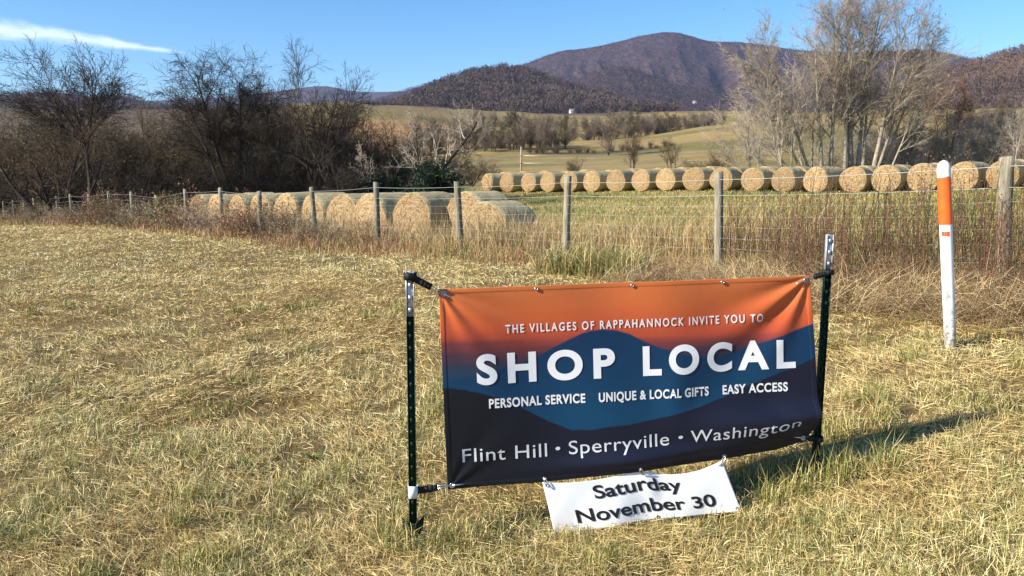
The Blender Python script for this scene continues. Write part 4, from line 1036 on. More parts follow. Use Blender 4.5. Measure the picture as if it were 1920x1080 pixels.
# --- the small white date banner clipped under it
k1, k2, k3 = gro_[(0.256, 0.982)], gro_[(0.516, 0.982)], gro_[(0.758, 0.982)]
yb = 3.50
w_tl = at(1017, 904, k1[1] - 0.01); w_tr = at(1355, 863, k3[1] - 0.01); w_bl = at(1042, 1008, k1[1] - 0.035); w_br = at(1388, 956, k3[1] - 0.035)
WW = float(np.linalg.norm(w_tr - w_tl)); WH = float(np.linalg.norm(w_bl - w_tl))
tm_ = at(1197, 884, k2[1] - 0.01)
mid_off = (tm_ - (w_tl + (w_tr - w_tl) * 0.533))[2]
def date_pt(u, v, off=0.0):
    u = np.asarray(u, float); v = np.asarray(v, float)
    P = (w_tl * ((1 - u) * (1 - v))[..., None] + w_tr * (u * (1 - v))[..., None] + w_bl * ((1 - u) * v)[..., None] + w_br * (u * v)[..., None])
    a = np.clip(u / 0.533, 0, 1); b = np.clip((u - 0.533) / 0.467, 0, 1)
    sag = np.where(u < 0.533, 0.022 * 4 * a * (1 - a), 0.042 * 4 * b * (1 - b))
    lift = mid_off * np.where(u < 0.533, a, 1 - b)
    low = 0.022 * np.sin(u * math.pi) + 0.012 * np.sin(u * 2 * math.pi)
    dz = lift * (1 - 0.5 * v) - sag * (1 - v) ** 1.5 - 0.016 * np.sin(u * math.pi * 2 + 0.4) * v * 0 + v * (low * 0.6)
    P = P + np.stack([0 * u, 0 * u, dz], -1)
    d = 0.011 * np.sin(u * 9.5 - v * 1.5 + 0.3) + 0.006 * np.sin(u * 17 + v * 3.0) * (0.4 + 0.6 * v) + 0.014 * np.exp(-((u - 0.56) / 0.05) ** 2) * np.exp(-((v - 0.25) / 0.4) ** 2)
    return P + (d * (0.25 + 0.75 * np.sin(np.clip(v, 0, 1) * math.pi * 0.5)) + off)[..., None] * BN
dateb = empty('date_banner', tuple(w_tl), 'small white banner reading Saturday November 30 clipped under the sunset banner', 'banner')
D0 = np.array(dateb.location)
nu_, nv_ = 140, 50
uu_, vv_ = np.meshgrid(np.linspace(0, 1, nu_), np.linspace(0, 1, nv_), indexing='ij')
M_vinyl = noise_mat('white_vinyl', [(0.3, (0.78, 0.79, 0.82)), (0.7, (0.84, 0.84, 0.86))], 4, 0.45, 0.35)
weave(M_vinyl, strength=0.1)
cl2 = link('white_cloth', npmesh('white_cloth', date_pt(uu_.ravel(), vv_.ravel()) - D0, quads=grid_quads(nu_, nv_), smooth=True), M_vinyl, dateb)
sol = cl2.modifiers.new('thickness', 'SOLIDIFY'); sol.thickness = 0.0012; sol.offset = 1.0
lettering('Saturday', 0.255, 0.735, 0.40, 0.115, date_pt, WW, WH, M_black, dateb, D0, 0.022, 1.0)
lettering('November 30', 0.13, 0.885, 0.84, 0.565, date_pt, WW, WH, M_black, dateb, D0, 0.022, 1.0)
for u, v in ((0.02, 0.05), (0.533, 0.06), (0.98, 0.05), (0.02, 0.94), (0.55, 0.95), (0.98, 0.93)):
    grommet(date_pt(np.array([u]), np.array([v]))[0], BN, dateb, D0, 0.0075)
for (g, u, v) in ((k1, 0.02, 0.05), (k2, 0.533, 0.06), (k3, 0.98, 0.05)):
    q = date_pt(np.array([u]), np.array([v]))[0]
    mid = (g + q) / 2 + BN * 0.010; hh = np.linalg.norm(g - q) / 2 + 0.004
    ax = (g - q) / (np.linalg.norm(g - q) + 1e-9); sd_ = np.cross(ax, BN)
    pts = [mid + ax * hh * math.cos(a) + sd_ * 0.007 * math.sin(a) for a in np.linspace(0, 2 * math.pi, 17)]
    m = MB(); m.tube(np.array(pts) - D0, 0.0022, 6, False)
    m.tube(np.array([q, q + BN * 0.012, mid - ax * hh]) - D0, 0.002, 6)
    m.build('snap_clip', M_steel, dateb, True)

# --- steel T-posts
def t_post(top, base, split, plate, sticker, label):
    """T-section post: a flange with studs facing the road, a web behind, painted top, anchor plate at the foot"""
    root = empty('steel_t_post', tuple(base), label, 'post')
    ax = (top - base); Lp = np.linalg.norm(ax); ax = ax / Lp
    fr = BN - ax * (BN @ ax); fr /= np.linalg.norm(fr); sd_ = np.cross(ax, fr)
    R = np.stack([sd_, fr, ax], 1)                     # columns: side, front, up
    def seg(m, z0, z1):
        c = ax * (z0 + z1) / 2
        m.box(c, (0.034, 0.005, z1 - z0), R)
        m.box(c - fr * 0.0175, (0.006, 0.030, z1 - z0), R)
        for s in (-1, 1): m.box(c + sd_ * s * 0.0158 + fr * 0.0052, (0.0035, 0.006, z1 - z0), R)
        z = z0 + 0.03
        while z < z1 - 0.01:
            m.box(ax * z + fr * 0.006, (0.013, 0.008, 0.016), R); z += 0.054
    m = MB(); seg(m, -0.25, Lp * split); m.build('shaft', M_green, root)
    m = MB(); seg(m, Lp * split, Lp); m.build('painted_top', M_toppaint, root)
    m = MB()
    pr = [(-0.045, 0.0), (-0.052, 0.055), (-0.034, 0.03), (-0.018, 0.02), (0.018, 0.02), (0.034, 0.03), (0.052, 0.055), (0.045, 0.0), (0.028, -0.09), (-0.028, -0.09)]
    V = []
    for off in (-0.036, -0.032):
        for (a, b) in pr: V.append(sd_ * a + ax * (b + plate) + fr * off)
    n = len(pr); V.append((sum(V[:n]) / n)); V.append(sum(V[n:2*n]) / n)
    tr = []; qd = []
    for i in range(n):
        j = (i + 1) % n
        tr += [[2*n, j, i], [2*n+1, n+i, n+j]]; qd.append([i, j, n+j, n+i])
    m.add(V, qd, tr); m.build('anchor_plate', M_green, root)
    if sticker:
        z0, z1 = sticker
        m = MB(); m.box(ax * (z0 + z1) / 2 + fr * 0.031, (0.038, 0.003, z1 - z0), R)
        for s in (-1, 1): m.box(ax * (z0 + z1) / 2 + fr * 0.013 + sd_ * s * 0.0195, (0.003, 0.036, z1 - z0), R)
        m.build('tag', M_whitepaint, root)
    return root, ax, fr, sd_, Lp
lt, lb = at(768, 508, 3.43), at(775, 1003, 3.43)
rt, rb = at(1556, 440, 3.78), at(1527, 892, 3.78)
pl = t_post(lt, lb, (1003 - 590) / (1003 - 508), 0.02, ((1003 - 927) / 495 * np.linalg.norm(lt - lb), (1003 - 904) / 495 * np.linalg.norm(lt - lb)), 'green steel T-post with white top at the left end of the sunset banner')
pr_ = t_post(rt, rb, (892 - 503) / (892 - 440), -0.04, None, 'green steel T-post with white top leaning right, right end of the banner')
# --- straps with metal hooks
def strap(p_post, p_gro, label, tilt_dir, w=0.026, loops=True):
    root = empty('rubber_strap', tuple(p_post), label, 'strap'); O = np.array(root.location)
    d = p_gro - p_post; ln = np.linalg.norm(d); d = d / ln
    up = np.array([0, 0, 1.0]); up = up - d * (up @ d); up /= np.linalg.norm(up); nn = np.cross(d, up)
    R = np.stack([d, nn, up], 1)
    m = MB(); e = ln * 0.62
    for off in (-0.005, 0.005):                         # doubled band, slightly bowed
        pts = [p_post + d * e * s + nn * (off + 0.006 * math.sin(s * math.pi) * (1 if off > 0 else -0.4)) for s in np.linspace(-0.05, 1, 7)]
        for a_, b_ in zip(pts[:-1], pts[1:]):
            dd = (b_ - a_); l_ = np.linalg.norm(dd); dd = dd / l_; n2 = np.cross(dd, up); n2 /= np.linalg.norm(n2); R2 = np.stack([dd, n2, np.cross(n2, dd) * -1], 1)
            m.box((a_ + b_) / 2 - O, (l_ + 0.002, 0.0035, w), R2)
    # wrap round the post
    pts = [p_post + np.array([0.027 * math.cos(a), 0.027 * math.sin(a) + 0.012, 0]) for a in np.linspace(0, 2 * math.pi, 13)]
    for a_, b_ in zip(pts[:-1], pts[1:]):
        dd = (b_ - a_); l_ = np.linalg.norm(dd); dd = dd / l_; n2 = np.cross(dd, (0, 0, 1.0)); n2 /= np.linalg.norm(n2)
        m.box((a_ + b_) / 2 - O, (l_ + 0.003, 0.0035, w), np.stack([dd, n2, np.array([0, 0, 1.0])], 1))
    m.build('band', M_strap, root)
    m = MB(); s0 = p_post + d * e * 0.96
    for s in (-1, 1): m.tube(np.array([s0 + up * s * 0.007, p_post + d * ln * 0.86 + up * s * 0.005, p_gro + BN * 0.006]) - O, 0.0022, 6)
    pts = [p_gro + BN * 0.006 + d * 0.012 * math.cos(a) + up * 0.010 * math.sin(a) for a in np.linspace(-2.4, 2.4, 11)]
    m.tube(np.array(pts) - O, 0.0025, 6)
    m.tube(np.array([p_gro + BN * 0.006, p_gro + BN * 0.008 + d * 0.03, p_gro + BN * 0.008 + d * 0.055]) - O, [0.0045, 0.0035, 0.0018], 6)
    m.build('hook', M_steel, root, True)
def on_post(p, y):
    top, base, y0, y1 = p; s = (y1 - y) / (y1 - y0); return base + (top - base) * s
LP = (lt, lb, 508, 1003); RP = (rt, rb, 440, 892)
strap(on_post(LP, 517) + BN * 0.012, gro_[(0.012, 0.022)], 'black strap and hook at the upper left corner of the banner', 1, 0.030)
strap(on_post(LP, 916) + BN * 0.012, gro_[(0.012, 0.978)], 'black strap and hook at the lower left corner of the banner', 1, 0.026)
strap(on_post(RP, 508) + BN * 0.012, gro_[(0.988, 0.022)], 'black strap and hook at the upper right corner of the banner', -1, 0.022)
strap(on_post(RP, 820) + BN * 0.012, gro_[(0.986, 0.975)], 'black strap and hook at the lower right corner of the banner', -1, 0.026)

# ------------------------------------------------------------------ the orange and white marker post
mb_, mt_ = at(1782, 650, 5.5), at(1769, 300, 5.5)
marker = empty('marker_post', tuple(mb_), 'white round marker post with wide orange band standing in the dry weeds', 'marker post')
ax_ = mt_ - mb_; Lm = np.linalg.norm(ax_); ax_ /= Lm
def mz(y): return (650 - y) / 350 * Lm
def mtube(z0, z1, r0, r1, k=28, cap=False, n=2):
    m = MB(); m.tube([ax_ * (z0 + (z1 - z0) * s) for s in np.linspace(0, 1, n)], [r0 + (r1 - r0) * s for s in np.linspace(0, 1, n)], k, cap); return m
def marker_white():
    m, nt, b = new_mat('scuffed_white_plastic')
    tc = nd(nt, 'ShaderNodeTexCoord'); sp = nd(nt, 'ShaderNodeSeparateXYZ'); nt.links.new(tc.outputs['Object'], sp.inputs[0])
    nz = nd(nt, 'ShaderNodeTexNoise', Scale=38, Detail=6, Roughness=0.7); nt.links.new(tc.outputs['Object'], nz.inputs['Vector'])
    mr = nd(nt, 'ShaderNodeMapRange'); mr.inputs['From Min'].default_value = 0.0; mr.inputs['From Max'].default_value = 0.48; mr.inputs['To Min'].default_value = 0.30; mr.inputs['To Max'].default_value = -0.10
    nt.links.new(sp.outputs['Z'], mr.inputs['Value'])
    ad = nd(nt, 'ShaderNodeMath', operation='ADD'); nt.links.new(nz.outputs['Fac'], ad.inputs[0]); nt.links.new(mr.outputs[0], ad.inputs[1])
    c = ramp(nt, ad.outputs[0], [(0.56, (0.80, 0.80, 0.78)), (0.66, (0.55, 0.54, 0.52)), (0.80, (0.20, 0.17, 0.13))])
    nt.links.new(c, b.inputs['Base Color']); b.inputs['Roughness'].default_value = 0.4
    return m
M_mw = marker_white()
M_orange = noise_mat('orange_reflective_band', [(0.3, (0.78, 0.10, 0.015)), (0.7, (0.86, 0.13, 0.02))], 12, 0.35, 0.5)
M_scuff = noise_mat('grey_scuff', [(0.3, (0.22, 0.22, 0.23)), (0.7, (0.42, 0.42, 0.42))], 60, 0.7, 0.2)
mtube(-0.2, mz(418), 0.036, 0.041, n=6).build('pole', M_mw, marker, True)
mtube(mz(418), mz(332), 0.0425, 0.0425).build('orange_band', M_orange, marker, True)
m = MB(); zc0, zc1 = mz(332), mz(300); pr_l = []
for s in np.linspace(0, 1, 12):
    z = zc0 + (zc1 - zc0) * s; f = 1.0 if s < 0.45 else math.sqrt(max(0.0, 1 - ((s - 0.45) / 0.55) ** 2)); pr_l.append((z, 0.043 * max(f, 0.02)))
m.tube([ax_ * z for z, r in pr_l], [r for z, r in pr_l], 28); m.build('cap', M_mw, marker, True)
def patch(y0, y1, a0, a1, r, name, mat, n=8, zz=None):
    V = []; z0, z1 = mz(y1), mz(y0)
    side = np.array([1.0, 0, 0]); fr = np.array([0, -1.0, 0])
    for z in (z0, z1):
        for a in np.linspace(math.radians(a0), math.radians(a1), n):
            V.append(ax_ * z + r * (side * math.sin(a) + fr * math.cos(a)))
    q = [[i, i + 1, n + i + 1, n + i] for i in range(n - 1)]
    m = MB(); m.add(V, q); return m.build(name, mat, marker, True)
M_sticker = noise_mat('red_sticker', [(0.3, (0.72, 0.06, 0.02)), (0.7, (0.80, 0.09, 0.03))], 10, 0.4, 0.4)
for a0, a1 in ((-34, -8), (-6, 8), (10, 34)): patch(431, 440, a0 - 34, a1 - 34, 0.0418, 'sticker', M_sticker)
for a0, a1, y0_, y1_ in ((-40, 0, 541, 549), (-30, 14, 549, 556), (-34, -6, 556, 563)): patch(y0_, y1_, a0 - 28, a1 - 28, 0.0400, 'scuff', M_scuff)

# ------------------------------------------------------------------ grass
def blades(name, X, Y, az, lean, ln, wd, bend, cols, label, cat, z_off=0.0, mat=None):
    n = len(X)
    Z = gz(X, Y) + z_off
    B_ = np.stack([X, Y, Z], 1)
    d = np.stack([np.cos(az) * np.sin(lean), np.sin(az) * np.sin(lean), np.cos(lean)], 1)
    l2 = np.clip(lean + bend, 0, math.radians(118))
    d2 = np.stack([np.cos(az) * np.sin(l2), np.sin(az) * np.sin(l2), np.cos(l2)], 1)
    s = np.stack([-np.sin(az), np.cos(az), 0 * az], 1)
    tw = RNG.normal(0, 0.7, n)[:, None]
    s = unit(s * np.cos(tw) + np.cross(d, s) * np.sin(tw)) * (wd / 2)[:, None]
    M_ = B_ + d * (ln * 0.55)[:, None]
    T_ = M_ + d2 * (ln * 0.45)[:, None]
    T_[:, 2] = np.maximum(T_[:, 2], Z - z_off + 0.004)
    V = np.stack([B_ - s, B_ + s, M_ + s * 0.85, M_ - s * 0.85, T_], 1).reshape(-1, 3)
    i = np.arange(n) * 5
    q = np.stack([i, i + 1, i + 2, i + 3], 1); t = np.stack([i + 3, i + 2, i + 4], 1)
    me = npmesh(name, V, quads=q, tris=t, col=np.repeat(cols, 5, 0))
    o = link(name, me, mat or M_blade)
    return tag(o, label, cat, kind='stuff')
def mixc(k, stops):
    xs = [s[0] for s in stops]; cs = np.array([s[1] for s in stops])
    return np.stack([np.interp(k, xs, cs[:, j]) for j in range(3)], -1)
def screen_scatter(n, Y0, Y1, a0=-0.80, a1=0.80, pw=1.0):
    Y = np.exp(math.log(Y0) + (math.log(Y1) - math.log(Y0)) * RNG.random(n) ** pw)
    return Y * (a0 + (a1 - a0) * RNG.random(n)), Y

# mown verge
X, Y = screen_scatter(760000, 2.3, 50)
for a0_, a1_ in ((-1.6, -0.8), (0.8, 1.6)):                # the verge goes on to either side of the view
    x_, y_ = screen_scatter(150000, 1.6, 45, a0_, a1_); X = np.concatenate([X, x_]); Y = np.concatenate([Y, y_])
k = fence_side(X, Y) < 0.15; X, Y = X[k], Y[k]; n = len(X)
cl = fbm(X * 1.7, Y * 1.7, 51, 3); cl2 = fbm(X * 0.45, Y * 0.45, 53, 3); cl3 = fbm(X * 5.0, Y * 5.0, 55, 2)
gap = sstep(0.55, 0.70, fbm(X * 2.4, Y * 2.4, 58, 3)); keep = RNG.random(n) > 0.72 * gap
X, Y, cl, cl2, cl3 = [v_[keep] for v_ in (X, Y, cl, cl2, cl3)]; n = len(X)
greenness = sstep(0.46, 0.70, 0.55 * cl + 0.45 * cl2 + 0.12 * np.exp(-((Y - 2.8) / 2.2) ** 2) - 0.02)
fallen = RNG.random(n) < np.clip(0.70 - 0.35 * greenness + 0.35 * (cl3 - 0.5), 0.15, 0.9)
dirn = 2 * math.pi * fbm(X * 0.6 + 9, Y * 0.6, 57, 2) * 1.5
az = np.where(fallen, dirn + RNG.normal(0, 1.25, n), RNG.random(n) * 2 * math.pi)
lean = np.where(fallen, np.radians(RNG.normal(78, 9, n)), np.radians(np.abs(RNG.normal(28, 18, n))))
lean = np.clip(lean, 0.03, math.radians(96))
grow_ = 0.42 + 1.2 * cl3 ** 1.3 * (0.45 + 0.7 * greenness)
ln = np.where(fallen, 0.035 + 0.095 * RNG.random(n) ** 1.6, (0.03 + 0.07 * RNG.random(n)) * grow_)
wd = np.where(RNG.random(n) < 0.08, 0.0038, 0.0023) * (0.8 + 0.5 * RNG.random(n)) * np.clip(Y / 4.2, 0.9, 7) ** 0.85
ln = ln * np.clip(Y / 14, 1, 1.6)
bend = np.where(fallen, np.radians(RNG.normal(4, 9, n)), np.radians(RNG.normal(14, 22, n)))
zo = np.where(fallen, RNG.random(n) ** 1.6 * (0.012 + 0.05 * cl3), 0.0)
kk = np.clip(RNG.random(n) * 0.75 + 0.9 * (cl - 0.5) + 0.5 * (cl2 - 0.5) + 0.15, 0, 1)
straw = mixc(kk, [(0, (0.21, 0.125, 0.040)), (0.25, (0.43, 0.32, 0.125)), (0.6, (0.68, 0.53, 0.23)), (1, (0.82, 0.71, 0.41))])
gr = mixc(RNG.random(n), [(0, (0.095, 0.11, 0.028)), (0.5, (0.23, 0.235, 0.068)), (1, (0.43, 0.41, 0.15))])
isg = (RNG.random(n) < np.where(fallen, 0.08, 0.62) * greenness + 0.02)[:, None]
blades('mown_grass', X, Y, az, lean, ln, wd, bend, np.where(isg, gr, straw), 'mown straw-coloured grass with greener tufts on the near verge', 'grass', zo)

# grass tufts that the mower missed, near the posts and in the foreground
def tufts(name, spots, nb, ln0, ln1, wd0, stops, label, lean_sd=26, bend=38):
    X = []; Y = []; L = []; W = []
    for (x, y, r, s) in spots:
        n = int(nb * s); a = RNG.random(n) * 2 * math.pi; rr = np.sqrt(RNG.random(n)) * r
        X.append(x + rr * np.cos(a)); Y.append(y + rr * np.sin(a)); L.append((ln0 + (ln1 - ln0) * RNG.random(n)) * s); W.append(np.full(n, wd0 * max(1, y / 4.5) ** 0.8))
    X = np.concatenate(X); Y = np.concatenate(Y); L = np.concatenate(L); W = np.concatenate(W); n = len(X)
    return blades(name, X, Y, RNG.random(n) * 2 * math.pi, np.radians(np.abs(RNG.normal(16, lean_sd, n))), L, W, np.radians(np.abs(RNG.normal(bend, 20, n))), mixc(RNG.random(n), stops), label, 'grass')
sp_ = []
for _ in range(170):
    y = 2.6 + 7 * RNG.random() ** 1.6; x = y * (-0.7 + 1.4 * RNG.random())
    if fence_side(x, y) < -0.6: sp_.append((x, y, 0.05 + 0.10 * RNG.random(), 0.5 + 0.7 * RNG.random()))
tufts('grass_tufts', sp_, 85, 0.06, 0.17, 0.0032, [(0, (0.07, 0.10, 0.02)), (0.45, (0.16, 0.19, 0.04)), (0.7, (0.36, 0.32, 0.10)), (1, (0.55, 0.43, 0.2))], 'green and straw grass tufts left standing in the mown verge')
sp_ = [(lb[0] + dx, lb[1] + dy, 0.08, 0.9) for dx, dy in ((-0.06, -0.05), (0.08, -0.06), (0.16, 0.03), (-0.14, 0.04), (0.25, -0.02), (0.35, 0.05))] + \
      [(rb[0] + dx, rb[1] + dy, 0.09, 1.1) for dx, dy in ((-0.1, -0.07), (0.05, -0.06), (0.16, -0.03), (-0.25, -0.1), (0.3, -0.05), (0.0, 0.12))] + \
      [(1.15 + 0.12 * i + RNG.normal(0, 0.03), 3.95 + 0.045 * i + RNG.normal(0, 0.1), 0.09, 0.8 + 0.3 * RNG.random()) for i in range(9)]
tufts('standing_grass', sp_, 110, 0.08, 0.22, 0.0034, [(0, (0.09, 0.12, 0.025)), (0.35, (0.2, 0.22, 0.05)), (0.65, (0.45, 0.36, 0.13)), (1, (0.66, 0.53, 0.27))], 'longer standing grass around the feet of the banner posts')

# broad-leaved rosettes in the verge, each a plant
def rosette(seed):
    rng = np.random.default_rng(seed); V = []; q = []; cc = []
    for k in range(16):
        a = k * 2.4 + rng.normal(0, 0.3); L_r = 0.04 + 0.07 * rng.random(); w = 0.008 + 0.006 * rng.random(); el = 0.4 + 0.9 * rng.random()
        d = np.array([math.cos(a), math.sin(a), 0]); sd_ = np.array([-math.sin(a), math.cos(a), 0]); n0 = len(V)
        for j, (t, wf) in enumerate(((0, 0.15), (0.3, 0.8), (0.6, 1.0), (0.85, 0.6), (1.0, 0.05))):
            c = d * L_r * t + np.array([0, 0, 0.01 + L_r * (el * t - 0.75 * el * t * t)])
            V += [c - sd_ * w * wf, c + np.array([0, 0, -0.004 * wf]), c + sd_ * w * wf]
            if j: b = n0 + 3 * j; q += [[b - 3, b - 2, b + 1, b], [b - 2, b - 1, b + 2, b + 1]]
        g = rng.random(); cc += [np.array([0.05, 0.085, 0.02]) * (1 - g) + np.array([0.13, 0.16, 0.04]) * g] * 15
    return npmesh('rosette', np.array(V), quads=q, col=np.array(cc), smooth=True)
RO = [rosette(900 + k) for k in range(3)]
r_ = np.random.default_rng(44)
ros_ = [(590, 868, 0.75, 'small broad-leaved green weed in the mown grass left of the banner'), (655, 712, 0.6, 'small dark green weed low in the straw beyond the left banner post')]
for k_, (px_, py_, sc_, lb_) in enumerate(ros_):
    lo_, hi_ = 2.2, 14.0
    for _ in range(40):
        md_ = 0.5 * (lo_ + hi_); pp_ = at(px_, py_, md_)
        if pp_[2] > gz1(pp_[0], pp_[1]): lo_ = md_
        else: hi_ = md_
    o = link('leafy_weed', RO[k_ % 3], M_leaf, None, (pp_[0], pp_[1], gz1(pp_[0], pp_[1]) + 0.012)); o.rotation_euler = (0, 0, r_.random() * 6.28); o.scale = (sc_ * 1.15,) * 3
    tag(o, lb_, 'weed', 'leafy weeds in the mown verge')

# hay meadow beyond the fence
X, Y = screen_scatter(330000, 6, 78)
for a0_, a1_ in ((-1.3, -0.8), (0.8, 1.3)):
    x_, y_ = screen_scatter(70000, 3, 78, a0_, a1_); X = np.concatenate([X, x_]); Y = np.concatenate([Y, y_])
k = fence_side(X, Y) > 0.1; X, Y = X[k], Y[k]; n = len(X)
cl = fbm(X * 0.5, Y * 0.5, 61, 3); cl2 = fbm(X * 0.12, Y * 0.2, 63, 3)
gness = sstep(0.34, 0.62, 0.5 * cl + 0.5 * cl2 + 0.05)
ln = (0.06 + 0.10 * RNG.random(n)) * (0.7 + 0.8 * cl)
wd = 0.004 * np.clip(Y / 6, 1, 9)
straw = mixc(RNG.random(n), [(0, (0.24, 0.155, 0.06)), (0.5, (0.42, 0.31, 0.12)), (1, (0.58, 0.45, 0.22))])
gr = mixc(RNG.random(n), [(0, (0.10, 0.135, 0.028)), (0.5, (0.19, 0.215, 0.05)), (1, (0.31, 0.31, 0.085))])
isg = (RNG.random(n) < 0.22 + 0.6 * gness)[:, None]
blades('meadow_grass', X, Y, RNG.random(n) * 2 * math.pi, np.radians(np.abs(RNG.normal(30, 20, n))), ln, wd, np.radians(RNG.normal(20, 20, n)), np.where(isg, gr, straw), 'short green-gold grass of the hay meadow beyond the fence', 'grass')

# long dry grass along the fence line
def along_fence(n, lo, hi, Ymin=6.2, Ymax=47, pw=1.0):
    Y = np.exp(math.log(Ymin) + (math.log(Ymax) - math.log(Ymin)) * RNG.random(n) ** pw)
    off = lo + (hi - lo) * RNG.random(n)
    return fence_x(Y) + off / 0.76, Y, off
X, Y, off = along_fence(95000, -1.35, 0.9)
n = len(X); cl = fbm(X * 0.9, Y * 0.9, 71, 3); cl2 = fbm(X * 0.3, Y * 0.3, 73, 2)
edge = np.clip(1 - np.abs(off + 0.15) / 1.25, 0.12, 1)
keep = RNG.random(n) < (0.10 + 2.4 * np.clip(cl - 0.30, 0, 1) * edge) * np.where((Y < 13) & (off > 0.15), 0.55, 1.0); X, Y, off, cl, cl2, edge = [v[keep] for v in (X, Y, off, cl, cl2, edge)]; n = len(X)
ln = (0.14 + 0.40 * RNG.random(n)) * (0.25 + 1.1 * cl) * (0.45 + 0.75 * edge) * (1 - 0.35 * np.exp(-((Y - 11.0) / 2.2) ** 2))
flop = RNG.random(n) < 0.35
lean = np.where(flop, np.radians(np.abs(RNG.normal(58, 16, n))), np.radians(np.abs(RNG.normal(16, 14, n))))
straw = mixc(np.clip(RNG.random(n) * 0.8 + 0.4 * (cl2 - 0.4), 0, 1), [(0, (0.17, 0.075, 0.035)), (0.3, (0.31, 0.165, 0.08)), (0.7, (0.50, 0.35, 0.165)), (1, (0.66, 0.51, 0.28))])
gr = mixc(RNG.random(n), [(0, (0.08, 0.11, 0.022)), (1, (0.27, 0.29, 0.08))])
isg = (RNG.random(n) < 0.06 + 0.45 * sstep(0.5, 0.68, cl2))[:, None]
blades('tall_grass', X, Y, RNG.random(n) * 2 * math.pi, lean, ln, 0.0035 * np.clip(Y / 6.5, 1, 5), np.radians(np.abs(RNG.normal(28, 22, n))), np.where(isg, gr, straw), 'long dry grass standing along the foot of the wire fence', 'grass')
X, Y, off = along_fence(30000, 0.2, 3.2, 11.5, 27)
n = len(X); cl = fbm(X * 0.9, Y * 0.9, 77, 3); keep = RNG.random(n) < 0.2 + 1.2 * (cl - 0.25); X, Y, cl = X[keep], Y[keep], cl[keep]; n = len(X)
blades('rank_grass', X, Y, RNG.random(n) * 2 * math.pi, np.radians(np.abs(RNG.normal(14, 12, n))), (0.40 + 0.6 * RNG.random(n)) * (0.5 + 0.9 * cl), 0.0034 * np.clip(Y / 6.5, 1, 5), np.radians(np.abs(RNG.normal(26, 20, n))),
       mixc(RNG.random(n), [(0, (0.17, 0.095, 0.045)), (0.5, (0.42, 0.29, 0.13)), (0.85, (0.62, 0.48, 0.25)), (1, (0.2, 0.22, 0.06))]), 'rank dry grass standing before the nearer hay bales', 'grass')
# matted dead grass under the right-hand weeds
X, Y, off = along_fence(30000, -1.5, 0.3, 4.9, 9.5)
n = len(X)
blades('matted_grass', X, Y, fbm(X * 0.7, Y * 0.7, 75, 2) * 9 + RNG.normal(0, 1.3, n), np.radians(np.clip(RNG.normal(62, 20, n), 5, 92)), 0.22 + 0.38 * RNG.random(n), np.full(n, 0.0036), np.radians(np.abs(RNG.normal(34, 16, n))),
       mixc(RNG.random(n) ** 1.2, [(0, (0.12, 0.065, 0.035)), (0.45, (0.36, 0.25, 0.12)), (1, (0.72, 0.58, 0.33))]), 'matted dead grass around the marker post', 'grass', z_off=RNG.random(n) ** 2 * 0.12)

# --- tall dry weeds, each a plant
M_stalk = tint_mat('dry_stalks', 0.8, 0.1)
def make_weed(seed, h, ns, kind):
    rng = np.random.default_rng(seed)
    root = empty('dry_weed', (0, 0, 0), 'weed', 'weed')
    sp = [(rng.normal(0, 0.16), rng.normal(0, 0.16), rng.random() * 360, np.abs(rng.normal(4, 5)), h * (0.45 + 0.55 * rng.random()), 0.0042, 0.0) for _ in range(ns)]
    P, R, L = stems(rng, sp, 0.03)
    R = np.maximum(R, 0.0019)
    Q, RR, ln = grow(rng, P, R, L, 7, 0.35, 1.0, 32, 10, 0.22, 0.3, 0.06, 0.09, 0.6, 5, 0.0012)
    col = {0: M_bark_red, 1: M_bark_brown, 2: M_twig_pale}[kind]
    link('stems', tubes([P, Q], [R, RR], [4, 3], 'stems'), col, root)
    cols = {0: ((0.12, 0.05, 0.03), (0.24, 0.12, 0.07)), 1: ((0.09, 0.06, 0.04), (0.2, 0.14, 0.09)), 2: ((0.36, 0.26, 0.14), (0.6, 0.48, 0.3))}[kind]
    link('leaves', leaves_mesh(rng, Q, 13 * ns, 0.017, cols, 'leaves', 0.012, 0.25), M_leaf, root)
    return root
WD = [make_weed(600 + i, 1.1 + 0.1 * i, 11, (0, 1, 0, 1)[i]) for i in range(4)]
wu_ = set(); r_ = np.random.default_rng(31)
wspots_ = []
for px_ in np.concatenate([np.linspace(1385, 1945, 40), r_.normal(1500, 30, 7), r_.normal(1660, 30, 8), r_.normal(1860, 40, 10)]): wspots_.append((px_ + r_.normal(0, 5), -0.55 + 1.15 * r_.random()))
for px_ in (1020, 1090, 1140, 1185, 1235, 1290, 1325): wspots_.append((px_, 0.1 + 0.4 * r_.random()))
for k_, (px_, off_) in enumerate(wspots_):
    s_ = (px_ - 960) / FPX / 0.985
    Ys = np.linspace(5, 40, 400); f_ = fence_x(Ys) + off_ / 0.76 - s_ * Ys; j_ = int(np.argmin(np.abs(f_)))
    y_ = Ys[j_]; x_ = s_ * y_
    v_ = k_ % 4
    lab_ = f'tall dry brown weed in the thicket right of the banner, {ORD[k_]} from the left' if k_ < 65 else f'dry weed stalk beside the fence above the banner, {ORD[k_-65]} from the left'
    sc_ = (0.78 + 0.45 * r_.random()) if k_ < 65 else 0.42 + 0.15 * r_.random()
    loc_ = (x_, y_, gz1(x_, y_) - 0.02); rz_ = r_.random() * 6.28
    if v_ in wu_: copy_tree(WD[v_], loc_, rz_, sc_, lab_, 'tall dry weeds along the right of the fence')
    else:
        wu_.add(v_); o = WD[v_]; o.location = loc_; o.rotation_euler = (0, 0, rz_); o.scale = (sc_,) * 3; o['label'] = lab_; o['group'] = 'tall dry weeds along the right of the fence'
